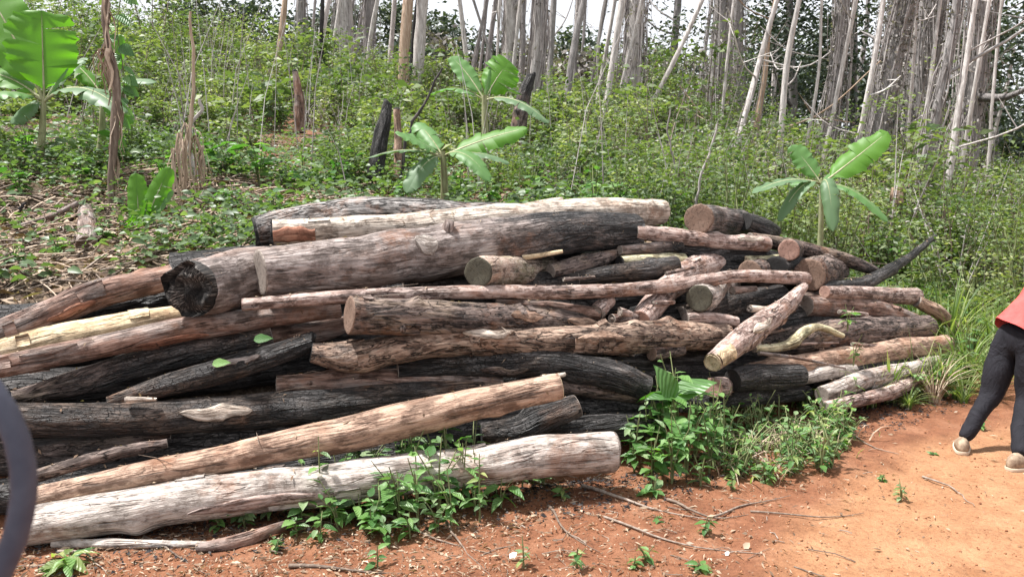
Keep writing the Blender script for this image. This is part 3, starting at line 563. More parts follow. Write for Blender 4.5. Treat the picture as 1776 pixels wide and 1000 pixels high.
def scraps_on_logs():
    # chips, crumbs of bark and dead leaves that have settled on the logs
    V = []; F = []; r_ = []; nv = 0; tb = Tubes()
    for root, C, R, T in PILE:
        n = int(len(C)*.45)
        i = RNG.integers(0, len(C), n); a = RNG.normal(size=n)*.55; S = np.cross(T[i], [0, 0, 1.]); S /= np.linalg.norm(S, axis=1)[:, None]; U = np.cross(S, T[i])
        nn = U*np.cos(a)[:, None]+S*np.sin(a)[:, None]; p = C[i]+nn*(R[i]*1.03+.004)[:, None]
        v, f, q = leaf_quads(p, np.cross(nn, rand_dirs(n))+.001, nn+rand_dirs(n)*.4, .006+.045*RNG.random(n)**3, .004+.014*RNG.random(n)**2, RNG.random(n)); V.append(v); F.append(f+nv); r_.append(q); nv += len(v)
        for k in range(len(C)//60):
            j = RNG.integers(2, len(C)-2); d = rand_dirs(1, -.1, .1)[0]; q0 = C[j]+[0, 0, R[j]*1.05]; L_ = RNG.uniform(.05, .2); tb.add([q0-d*L_, q0+[0, 0, .006], q0+d*L_+[0, 0, -.01]], [.002, .003, .0015], 3)
    tag(obj('bark_crumbs', mesh_np('bark_crumbs', np.concatenate(V), np.concatenate(F), {'rnd': np.concatenate(r_)}, False), M['litter']), kind='stuff')
    tag(tb.build('pile_twigs', M['twig']), kind='stuff')
# ---------------------------------------------------------------- plant materials
def mat_leaf(name, stops, trans=.35, rough=.5, veins=False):
    b = NB(name); r = b.attr('rnd').outputs['Fac']; g = b.n('TexCoord').outputs['Object']
    oi = b.n('ObjectInfo').outputs['Random']
    nz = b.noise(g, 2.2, 3, .6); f = b.math('ADD', b.math('MULTIPLY', r, .62), b.math('MULTIPLY', nz, .38))
    f = b.math('ADD', f, b.math('MULTIPLY', b.math('SUBTRACT', oi, .5), .12))
    col = b.ramp(f, stops); b.out(col, rough)
    tr = b.n('BsdfTranslucent'); tc = b.mix(1., col, (1.5, 1.75, .55), 'MULTIPLY'); b.l(tc, tr.inputs[0])
    ms = b.n('MixShader'); ms.inputs[0].default_value = trans
    b.l(b.b.outputs[0], ms.inputs[1]); b.l(tr.outputs[0], ms.inputs[2]); b.l(ms.outputs[0], b.t.nodes['Material Output'].inputs[0])
    return b.m
M['leaf_bush'] = mat_leaf('bush_leaf', [(.1, (.028, .050, .022)), (.35, (.075, .118, .046)), (.6, (.155, .20, .085)), (.9, (.34, .345, .19))], .32)
M['leaf_far'] = mat_leaf('far_leaf', [(.2, (.025, .042, .030)), (.5, (.055, .078, .055)), (.8, (.12, .14, .10))], .15)
M['leaf_dead'] = mat_leaf('dead_leaf', [(.2, (.07, .06, .055)), (.5, (.20, .18, .168)), (.85, (.42, .39, .37))], .1, .8)
M['leaf_green'] = mat_leaf('herb_leaf', [(.15, (.04, .066, .032)), (.45, (.085, .135, .06)), (.75, (.155, .215, .10)), (.95, (.28, .32, .18))], .35, .42)
M['leaf_weed'] = mat_leaf('weed_leaf', [(.15, (.05, .12, .035)), (.5, (.10, .21, .06)), (.9, (.19, .33, .11))], .32, .38)
M['litter'] = mat_leaf('leaf_litter', [(.1, (.06, .038, .025)), (.4, (.20, .13, .085)), (.7, (.36, .27, .19)), (.95, (.52, .45, .37))], .08, .85)
M['grass'] = mat_leaf('grass_blade', [(.1, (.06, .10, .035)), (.4, (.14, .21, .07)), (.7, (.27, .32, .14)), (.9, (.46, .42, .28))], .35, .5)
def mat_banana(name, c1, c2, tr_amt):
    b = NB(name); u = b.attr('uv').outputs['Vector']
    st = b.noise(b.vec(u, (60, .8, 1)), 1.0, 3, .6); wv = b.noise(b.vec(u, (6, 2, 1)), 1.3, 3, .6)
    f = b.math('ADD', b.math('MULTIPLY', st, .6), b.math('MULTIPLY', wv, .4)); col = b.ramp(f, [(.3, c1), (.7, c2)])
    sx = b.n('SeparateXYZ'); b.l(u, sx.inputs[0]); ed = b.ramp(b.math('ADD', sx.outputs[1], b.math('MULTIPLY', b.math('SUBTRACT', b.noise(b.vec(u, (9, 3, 1)), 1.5, 4, .7), .5), .5)), [(.93, 0.), (1.02, 1.)]); col = b.mix(ed, col, (.20, .14, .06))
    b.out(col, .5, b.bump(st, .006, .6)); b.b.inputs['Specular IOR Level'].default_value = .35
    t = b.n('BsdfTranslucent'); b.l(b.mix(1., col, (1.7, 2.1, .5), 'MULTIPLY'), t.inputs[0]); ms = b.n('MixShader'); ms.inputs[0].default_value = tr_amt
    b.l(b.b.outputs[0], ms.inputs[1]); b.l(t.outputs[0], ms.inputs[2]); b.l(ms.outputs[0], b.t.nodes['Material Output'].inputs[0]); return b.m
M['banana_bright'] = mat_banana('banana_leaf_fresh', (.065, .17, .018), (.125, .27, .035), .42)
M['banana_pale'] = mat_banana('banana_leaf_pale', (.065, .155, .04), (.13, .25, .08), .3)
M['banana_grey'] = mat_banana('banana_leaf_bluish', (.06, .12, .05), (.12, .19, .095), .2)
def mat_stem(name, stops, sc=(6, 6, 1), rough=.8, dist=.01):
    b = NB(name); g = b.n('TexCoord').outputs['Object']; r = b.attr('rnd').outputs['Fac']
    n = b.noise(b.vec(g, sc), 5, 5, .65); f = b.math('ADD', b.math('MULTIPLY', n, .75), b.math('MULTIPLY', r, .25))
    return b.out(b.ramp(f, stops), rough, b.bump(n, dist, .8))
M['stem_green'] = mat_stem('green_stem', [(.3, (.09, .11, .045)), (.7, (.22, .24, .11))])
M['stem_banana'] = mat_stem('banana_stem', [(.3, (.12, .10, .05)), (.5, (.26, .27, .14)), (.7, (.42, .40, .27))])
M['twig'] = mat_stem('dry_twig', [(.25, (.05, .035, .027)), (.5, (.17, .125, .095)), (.75, (.38, .32, .27))])
M['trunk_pale'] = mat_stem('pale_trunk', [(.3, (.18, .155, .145)), (.48, (.42, .38, .355)), (.66, (.70, .66, .63))], (5, 5, .7), .85, .03)
M['trunk_grey'] = mat_stem('grey_trunk', [(.3, (.10, .09, .086)), (.5, (.25, .23, .222)), (.7, (.46, .43, .41))], (5, 5, .8), .9, .04)
M['trunk_dark'] = mat_stem('burnt_trunk', [(.35, (.01, .009, .009)), (.55, (.035, .03, .03)), (.75, (.12, .10, .09))], (5, 5, .8), .7, .03)
M['trunk_tan'] = mat_stem('tan_trunk', [(.3, (.16, .10, .07)), (.5, (.38, .27, .19)), (.7, (.56, .45, .36))], (5, 5, .7), .85, .03)
M['vine'] = mat_stem('dry_vine', [(.2, (.12, .10, .095)), (.45, (.27, .24, .23)), (.75, (.55, .51, .49))], (3, 3, .5), .9, .01)
M['straw'] = mat_stem('dry_straw', [(.2, (.12, .08, .055)), (.5, (.34, .25, .18)), (.8, (.58, .48, .38))], (9, 9, 1), .85, .01)

# ---------------------------------------------------------------- trees
def strands(tb, x0, z0, x1, n, rad, hmin, hmax, thick, rs):
    pass
def make_tree(label, bx, by, tx, wpx, Y, kind, mat='trunk_pale', group=None, hgt=14., vines=0, dead=0, crown=0, ty=0., name='tree'):
    g = P(bx, by, Y); X0 = g[0]; z0 = float(H(X0, Y)); pb = np.array([X0, Y, z0-.2]); q = P(bx, by, Y); tp = P(tx, ty, Y)
    d = (tp-q)/max(tp[2]-q[2], .3); d[1] = RNG.uniform(-.05, .05)
    top = pb+d*hgt; r0 = wpx*.5*mpp(Y); n = 26; s = np.linspace(0, 1, n)[:, None]
    start = q - d*(q[2]-z0+.2)      # the stem line continued down to the ground
    start[1] = Y; C = start+(top-pb)*s
    C[:, 0] += .12*vnoise(xyz(s[:, 0]*5, bx, 1))*s[:, 0]**.3; C[:, 1] += .12*vnoise(xyz(s[:, 0]*5, bx, 5))
    R = r0*(1.12-.55*s[:, 0])*(1+.1*vnoise(xyz(s[:, 0]*20, bx, 9)))*(1+.5*np.exp(-s[:, 0]*30))
    root = thing(name, label, 'tree', start, group)
    na = 10 if wpx > 14 else 7
    if kind == 'viney': Rt = R*.72
    else: Rt = R
    V, F, lc, T, RR = noisy_tube(C, s[:, 0]*hgt, Rt, na if kind != 'viney' else 18, bx*.01+1, .09, 0, .16)
    obj('trunk', mesh_np('trunk', V.reshape(-1, 3)-start, F, {'rnd': np.full(V.shape[0]*V.shape[1], .5)}), M[mat], root)
    rs = RNG; nb = {'viney': 1, 'pole': 2}.get(kind, 4)
    for k in range(nb):
        f = rs.uniform(.3, .95); i = int(f*(n-1)); a = rs.uniform(0, 6.28); ln = rs.uniform(1.2, 3.0)*(1 if kind != 'pole' else .5)
        e = np.array([math.cos(a), math.sin(a), rs.uniform(.2, 1.)])*ln; mid = C[i]+e*.5+np.array([0, 0, -.15*ln]); Cb, _ = smooth_path([C[i], mid, C[i]+e], 8)
        tb = Tubes(); tb.add(Cb, np.linspace(R[i]*.35, .012, 8), 5)
        for q_ in range(3):
            p0 = Cb[rs.integers(3, 7)]; e2 = rand_dirs(1, -.2, .9)[0]*ln*.35; tb.add([p0, p0+e2*.5, p0+e2], [.014, .01, .005], 3)
        tb.build('branch', M[mat], root, start)
    if vines:
        tb = Tubes()
        for k in range(vines):
            a = rs.uniform(0, 6.28); zt = rs.uniform(.15, 1.)**.6*hgt*.9; zb = zt-rs.uniform(.25, 1.)*zt; m = 7; zz = np.linspace(zt, max(zb, .0), m)
            rr = R.mean()*rs.uniform(.3, 1.2); w_ = rs.uniform(-.45, .45); ph = rs.uniform(0, 9)
            fz = np.clip(zz/hgt, 0, 1); cx = np.interp(fz, s[:, 0], C[:, 0]); cy = np.interp(fz, s[:, 0], C[:, 1]); cz = np.interp(fz, s[:, 0], C[:, 2])
            aa = a+w_*np.linspace(0, 3, m); jit = (.10+.25*R.mean())*vnoise(xyz(zz*1.3+ph, ph, 0))
            flare = 1+.35*(1-fz)**3
            CC = np.stack([cx+np.cos(aa)*(rr*flare+jit), cy+np.sin(aa)*(rr*flare+jit), cz], 1)
            tb.add(CC, (.005+.016*rs.random()**2.5)*(1+.3*(wpx > 40)), 3)
        v_ = tb.build('hanging_vines', M['vine'], root, start); v_['kind'] = 'stuff'
    if dead:
        f = rs.random(dead)**.8; i = (f*(n-1)).astype(int); a = rs.random(dead)*6.28; rr = R[i]*(.5+.75*rs.random(dead))
        pp = C[i]+np.stack([np.cos(a)*rr, np.sin(a)*rr, rs.uniform(-.3, .3, dead)], 1); ax = rand_dirs(dead, -1, .1)
        V, F, rn = leaf_quads(pp, ax, rand_dirs(dead, -1, 1), .05+.09*rs.random(dead), .03+.04*rs.random(dead), rs.random(dead))
        o_ = obj('dead_foliage', mesh_np('dead_foliage', V-start, F, {'rnd': rn}, False), M['leaf_dead'], root); o_['kind'] = 'stuff'
    if crown:
        cl = []; 
        for k in range(max(4, crown//60)):
            i = int(rs.uniform(.25, 1)*(n-1)); c0 = C[i]+rand_dirs(1, -.3, .6)[0]*rs.uniform(.4, 2.2)
            m = 60; cl.append(c0+rs.normal(size=(m, 3))*np.array([.5, .5, .28]))
        pp = np.concatenate(cl); m = len(pp)
        V, F, rn = leaf_quads(pp, rand_dirs(m, -.8, .4), rand_dirs(m, .2, 1), .14+.12*rs.random(m), .07+.05*rs.random(m), rs.random(m))
        obj('crown', mesh_np('crown', V-start, F, {'rnd': rn}, False), M['leaf_far'], root)
    return root
def build_trees():
    T = make_tree
    T('pale tan slender trunk at the left of the treeline', 478, 110, 494, 9, 22, 'pole', 'trunk_tan', hgt=10)
    T('thin burnt dark trunk rising from bright bushes left of centre', 560, 90, 556, 7, 22, 'pole', 'trunk_dark', hgt=9)
    T('grey dead trunk draped in many hanging vines, far left of centre', 520, 90, 522, 20, 27, 'viney', 'trunk_grey', vines=50, dead=300)
    T('vine-covered dead tree with whitish strands behind the left bushes', 600, 100, 595, 36, 27, 'viney', 'trunk_pale', vines=110, dead=300)
    T('dark vine-hung tree between the two left clusters of strands', 640, 110, 642, 26, 28, 'viney', 'trunk_grey', vines=80, dead=300)
    T('pinkish pale trunk, left one of the close pair at upper centre', 700, 130, 706, 17, 21, 'dead', 'trunk_tan', hgt=12, vines=4)
    T('smooth whitish trunk, right one of the close pair at upper centre', 727, 130, 738, 19, 21.5, 'dead', 'trunk_pale', hgt=12, vines=6)
    T('thin black trunk tucked between the pale pair at upper centre', 716, 130, 724, 6, 22, 'pole', 'trunk_dark', hgt=12)
    T('thin white trunk standing alone before dark foliage at upper centre', 809, 90, 799, 8, 25, 'pole', 'trunk_pale', hgt=12)
    T('slim grey trunk leaning left before the dark foliage', 848, 80, 822, 5, 26, 'pole', 'trunk_grey', hgt=11)
    T('cluster-like vine-hung tree right of the dark foliage gap', 880, 110, 885, 32, 27, 'viney', 'trunk_pale', vines=100, dead=260)
    T('pale stringy-barked tree behind the short burnt stump', 922, 175, 938, 28, 20, 'viney', 'trunk_pale', vines=150, dead=300, hgt=12)
    T('dark slender trunk just right of the stringy-barked tree', 955, 150, 962, 10, 24, 'dead', 'trunk_grey', hgt=11)
    T('grey-tan straight trunk right of the stringy-barked tree', 992, 140, 1012, 12, 21, 'dead', 'trunk_grey', hgt=12)
    T('thin pale trunk forking by the white leaning trunks', 1045, 140, 1066, 7, 22, 'pole', 'trunk_pale', hgt=11)
    T('tall white trunk leaning slightly right near the centre', 1056, 165, 1084, 11, 19, 'dead', 'trunk_pale', hgt=12)
    T('broad vine-curtained tree beside the tall white trunk', 1095, 165, 1100, 46, 21, 'viney', 'trunk_pale', vines=90, dead=1800, hgt=10)
    T('thin white trunk slanting strongly right across the sky gap', 1135, 165, 1215, 9, 19, 'pole', 'trunk_pale', hgt=8)
    T('broken dark-leaved tree at the edge of the white sky gap', 1170, 130, 1178, 14, 30, 'dead', 'trunk_grey', hgt=12, crown=1100)
    T('wide grey column of dead vines, left of the bright right trunks', 1242, 120, 1250, 44, 24, 'viney', 'trunk_grey', vines=60, dead=3200)
    T('narrower grey vine column beside the wide grey one', 1282, 140, 1286, 26, 25, 'viney', 'trunk_grey', vines=40, dead=1800)
    T('white trunk leaning right with a bare branch across it', 1296, 200, 1347, 10, 18, 'dead', 'trunk_pale', hgt=10, vines=5)
    T('pale forked trunk beside the white trunk with a bare branch', 1316, 195, 1350, 11, 19, 'dead', 'trunk_tan', hgt=6, vines=12)
    T('bright white slender trunk in front of dark green foliage', 1360, 205, 1386, 11, 17.5, 'pole', 'trunk_pale', hgt=10)
    T('dark green leafy tree behind the bright white slender trunk', 1375, 200, 1372, 16, 27, 'dead', 'trunk_grey', hgt=11, crown=6500)
    T('dark green tree with low boughs behind the thickest tree', 1480, 240, 1490, 12, 28, 'dead', 'trunk_grey', hgt=11, crown=3200)
    T('leafy dark tree between the vine curtain and the bright sky gap', 1722, 240, 1722, 12, 25, 'dead', 'trunk_grey', hgt=8, crown=2600)
    T('grey vine-hung leaning tree with a crooked white stem on its side', 1430, 235, 1466, 34, 19, 'viney', 'trunk_grey', vines=60, dead=2600, hgt=10)
    T('crooked white stem alongside the leaning vine-hung tree', 1436, 240, 1480, 8, 18, 'pole', 'trunk_pale', hgt=10)
    T('white trunk hugging the left of the thickest tree', 1492, 250, 1544, 10, 17, 'pole', 'trunk_pale', hgt=10, vines=4)
    T('thickest tree of all, a speckled grey column leaning right', 1522, 245, 1566, 54, 18.5, 'viney', 'trunk_grey', vines=40, dead=5200, hgt=11)
    T('pale straight trunk left of the brown vine masses', 1600, 235, 1636, 8, 18, 'pole', 'trunk_pale', hgt=10)
    T('brown mass of vines swallowing a tree, on the right', 1605, 230, 1618, 74, 23, 'viney', 'trunk_grey', vines=120, dead=5200, hgt=12)
    T('dark leaning trunk with vines under the right-hand vine mass', 1608, 300, 1655, 22, 15.5, 'viney', 'trunk_grey', vines=60, dead=350, hgt=8)
    T('tall white trunk leaning right at the right of the treeline', 1643, 295, 1702, 11, 15, 'dead', 'trunk_pale', hgt=9, vines=12)
    T('vine-curtained tree behind the tall white right trunk', 1680, 250, 1700, 52, 21, 'viney', 'trunk_grey', vines=90, dead=3000, hgt=11)
    T('white broken trunk beside the bright sky gap on the far right', 1736, 200, 1768, 8, 22, 'pole', 'trunk_pale', hgt=5.5, ty=70)
    T('thin tan dead pole in the right-hand bushes', 1575, 250, 1560, 5, 16, 'pole', 'trunk_tan', hgt=2.2)
    for bx, by, tx, w_, Y, lb in [(865, 120, 872, 6, 24, 'white strand-like stem left of the pair above the tall banana plant'), (893, 130, 905, 7, 23, 'whitish stem above the tall banana plant'), (1032, 150, 1052, 5, 24, 'thin whitish stem before the broad vine-curtained tree'), (1078, 160, 1112, 6, 20, 'white stem crossing the broad vine-curtained tree'), (1262, 150, 1282, 6, 20, 'white stem between the two grey vine columns'),
                              (1405, 225, 1432, 6, 18, 'thin pale stem left of the leaning vine-hung tree'), (1465, 235, 1490, 5, 19, 'thin pale stem right of the leaning vine-hung tree'), (1575, 240, 1600, 6, 19, 'thin pale stem right of the thickest tree'), (1668, 270, 1715, 7, 17, 'second white stem right of the tall white right trunk'), (1715, 250, 1745, 6, 20, 'pale stem before the vine curtain at the far right'), (640, 120, 655, 7, 24, 'whitish stem among the left strands'), (575, 110, 590, 6, 24, 'thin whitish stem at the left of the strands')]: T(lb, bx, by, tx, w_, Y, 'pole', 'trunk_pale', hgt=10)
    g_ = 'slim bare trunks far back in the wood'; lb = 'slim bare trunk far back in the wood'
    for k in range(28):
        bx = RNG.uniform(430, 1720); 
        if 1120 < bx < 1215 and RNG.random() < .7: continue
        T(lb, bx, 100+.13*(bx-430), bx+RNG.uniform(0, 30), RNG.uniform(4, 10), RNG.uniform(28, 42), 'pole', random.choice(['trunk_pale', 'trunk_grey', 'trunk_grey', 'trunk_grey']), g_, vines=int(RNG.integers(0, 26)), dead=int(RNG.integers(0, 200)))
    # closed wood behind
    g_ = 'dark bushy trees closing the wood behind'
    def far_tree(lb, px, top, Y, wd, n, mat='leaf_far'):
        b0 = P(px, 300, Y); z0 = float(H(b0[0], Y)); zt = P(px, top, Y)[2]; h = zt-z0; base = np.array([b0[0], Y, z0]); root = thing('bushy_tree', lb, 'tree', base, g_ if 'closing' in lb else None)
        tb = Tubes(); tb.add([base, base+[.1, 0, h*.4], base+[.2, 0, h*.8]], [.3, .2, .08], 7); tb.build('trunk', M['trunk_grey'], root, base)
        pts = []; k_ = n//90
        for k in range(k_):
            z = RNG.random()**.75; rr = wd*.5*mpp(Y)*(1-.55*z)*RNG.random()**.5; a = RNG.random()*6.28
            c0 = base+np.array([math.cos(a)*rr, math.sin(a)*rr*.7, z*h*.96]); pts.append(c0+RNG.normal(size=(90, 3))*np.array([.55, .55, .35])*(.6+Y/90))
        pp = np.concatenate(pts); m = len(pp)
        V, F, rn = leaf_quads(pp, rand_dirs(m, -.9, .3), rand_dirs(m, .1, 1), .22+.2*RNG.random(m), .12+.1*RNG.random(m), RNG.random(m))
        obj('crown', mesh_np('crown', V-base, F, {'rnd': rn}, False), M[mat], root)
    lb = 'dark bushy tree closing the wood behind the bare trunks'
    for px, top, Y, wd in [(430, 5, 42, 150), (520, 15, 44, 150), (600, 10, 46, 150), (680, 5, 46, 120), (765, 15, 44, 110), (755, 70, 38, 110), (850, 60, 42, 120), (925, 78, 42, 110), (985, 62, 46, 110), (1040, 72, 44, 110),
                           (1010, 100, 38, 120), (1100, 95, 42, 110), (1150, 85, 48, 60), (1210, 92, 44, 100), (1290, 20, 46, 130), (1260, 110, 38, 120), (1345, 50, 42, 100), (1420, 20, 40, 120), (1400, 120, 34, 130),
                           (1500, 100, 42, 130), (1520, 130, 34, 140), (1600, 30, 40, 150), (1690, 20, 36, 110), (1640, 140, 30, 150), (1700, 150, 32, 70), (900, 120, 34, 150), (700, 85, 36, 150), (350, 5, 40, 200)]:
        if 1725 < px < 1790: continue
        far_tree(lb, px, top, Y, wd, 1900 if Y > 35 else 1700, random.choice(['leaf_far', 'leaf_far', 'leaf_dead']))
    T('dark green tree hanging over the far right edge', 1800, 280, 1800, 10, 22, 'dead', 'trunk_grey', hgt=12, crown=3000)
    far_tree('bushy dark tree below the bright sky gap at the far right edge', 1790, 215, 26, 90, 1500)
build_trees()

# ---------------------------------------------------------------- undergrowth
def top_profile(px): return np.interp(px, [-300, 0, 330, 450, 520, 600, 700, 850, 950, 1050, 1120, 1200, 1290, 1400, 1500, 1650, 1776, 2100], [-40, -30, 0, 25, 55, 72, 95, 112, 125, 130, 95, 100, 160, 215, 225, 255, 262, 260])
class Batch:
    def __init__(s): s.V=[]; s.F=[]; s.r=[]; s.n=0
    def add(s, V, F, r): s.V.append(V); s.F.append(F+s.n); s.r.append(r); s.n += len(V)
    def build(s, name, mat, parent=None, origin=(0,0,0), smooth=False):
        return obj(name, mesh_np(name, np.concatenate(s.V)-np.asarray(origin), np.concatenate(s.F), {'rnd': np.concatenate(s.r)}, smooth), mat, parent)
def shrub_into(lv, tb, x, y, h, n, size, spread=.38):
    z0 = float(H(x, y)); ns = RNG.integers(3, 6); tone = RNG.random()**1.2*.62; kind = RNG.random(); flat = kind < .35
    if kind > .8: size = size*1.5; n = int(n*.6)
    per = max(6, n//(ns*4))
    for s in range(ns):
        a = RNG.uniform(0, 6.28); tip = np.array([x+math.cos(a)*h*spread*RNG.random(), y+math.sin(a)*h*spread*RNG.random(), z0+h*RNG.uniform(.6, 1.)]); b0 = np.array([x, y, z0-.05])
        mid = (tip+b0)/2+np.array([0, 0, h*.08])+RNG.normal(size=3)*.05
        tb.add([b0, mid, tip], [.008+.004*h, .006+.002*h, .003], 3)
        for k in range(4):
            f = RNG.uniform(.25, 1.); c0 = b0*(1-f)**2+2*mid*f*(1-f)+tip*f*f
            e = rand_dirs(1, -.1, .5)[0]*h*.24*RNG.random(); c1 = c0+e
            tt = RNG.random(per)[:, None]; pp = c0*(1-tt)+c1*tt+RNG.normal(size=(per, 3))*np.array([.10, .10, .025 if flat else .06])*h**.5
            V, F, rn = leaf_quads(pp, rand_dirs(per, -.45, .45), rand_dirs(per, .3, 1), size*(.6+.8*RNG.random(per)), size*(.3+.3*RNG.random(per)), np.clip(tone+RNG.random(per)*.4, 0, 1))
            lv.add(V, F, rn)
def build_undergrowth():
    lv = Batch(); tb = Tubes(); cand = []
    for k in range(1750):
        px = RNG.uniform(-260, 2040); Y = 8.6+17.5*RNG.random()**.8
        x = (px-CX)/FPX*Y
        # clearings where the photograph shows open litter
        if px < 480 and Y < 9.8 and RNG.random() < .75: continue
        cl_ = vnoise(xyz(x*.62, Y*.5, 12))
        if cl_ < (-.22 if px < 700 else -.32) and Y < 15: continue
        if 430 < px < 1050 and Y < 9.6: continue
        f = sstep(9, 24, Y); lim = (1-f)*np.interp(px, [0, 400, 900, 1300, 1776], [185, 205, 225, 262, 330])+f*top_profile(px)
        h = P(px, lim, Y)[2]-float(H(x, Y)); h = h*RNG.uniform(.55, 1.12)*(1+.25*max(cl_, 0))
        if h < .25: h = RNG.uniform(.25, .45)
        h = min(h, 4.2); h = h*(1.35 if RNG.random() < .07 else 1); cand.append((x, Y, h, px))
    cand.sort(key=lambda c: c[1])
    near = cand[:70]; rest = cand[70:]
    for x, Y, h, px in near:
        l2 = Batch(); t2 = Tubes(); shrub_into(l2, t2, x, Y, h, int(170+80*h), .065)
        b0 = (x, Y, float(H(x, Y))); r = thing('shrub', 'leafy green shrub among many on the slope behind the log pile', 'shrub', b0, 'leafy shrubs on the slope')
        l2.build('foliage', M['leaf_bush'], r, b0); t2.build('stem', M['stem_green'], r, b0)
    dl = Batch(); dt = Tubes()
    for x, Y, h, px in rest:
        if RNG.random() < .17: shrub_into(dl, dt, x, Y, h*1.1, int(60+60*h), .055, .5)
        else:
            big = RNG.random() < .16; shrub_into(lv, tb, x, Y, h*(1.15 if big else 1), int((150+95*h)*(.45 if big else 1)), (.062+.0018*Y)*(1.9 if big else 1))
    tag(dl.build('dry_brush', M['leaf_dead']), kind='stuff'); tag(dt.build('dry_brush_stems', M['vine']), kind='stuff')
    tag(lv.build('undergrowth', M['leaf_bush']), kind='stuff'); tag(tb.build('undergrowth_stems', M['twig']), kind='stuff')
    # tall thin pale stalks standing through it
    tb = Tubes()
    for k in range(210):
        px = RNG.uniform(-100, 1800); Y = RNG.uniform(9, 22); x = (px-CX)/FPX*Y; z = float(H(x, Y)); h = RNG.uniform(.8, 2.6)*(.6 if px > 1250 else 1); l_ = RNG.normal(size=2)*.18*h
        tb.add([(x, Y, z), (x+l_[0]*.3, Y+l_[1]*.4, z+h*.5), (x+l_[0], Y+l_[1], z+h)], [RNG.uniform(.005, .014), .006, .003], 3)
    tag(tb.build('dry_stalks', M['vine']), kind='stuff')
    # low herbs with broad leaves on the bank just behind the logs
    lv = Batch(); n = 0
    while n < 4300:
        px = RNG.uniform(-200, 2000); Y = 4.6+10.5*RNG.random()**.85; x = (px-CX)/FPX*Y; u = Y-yg(x)
        if u < 2.1 and not (px > 1440 and u > .9 + .0*px): continue
        m = vnoise(xyz(x*.8, Y*.8, 3))+.5*vnoise(xyz(x*2.2, Y*2.2, 8))
        if m < (-.12 if px > 520 else .06) : 
            if RNG.random() < .85: continue
        k = RNG.integers(8, 17); h = RNG.uniform(.06, .45); z = float(H(x, Y)); sz = RNG.choice([.05, .07, .095])*RNG.uniform(.8, 1.2)
        pp = np.array([x, Y, z])+RNG.normal(size=(k, 3))*np.array([.11, .11, .0])+np.stack([np.zeros(k), np.zeros(k), h*RNG.random(k)+.02], 1)
        V, F, rn = leaf_quads(pp, rand_dirs(k, -.25, .3), rand_dirs(k, .5, 1), sz*(.7+.6*RNG.random(k)), sz*(.5+.3*RNG.random(k)), np.clip(RNG.random()*.55+.45*RNG.random(k), 0, 1), 1)
        lv.add(V, F, rn); n += 1
    tag(lv.build('ground_cover', M['leaf_green']), kind='stuff')
build_undergrowth()

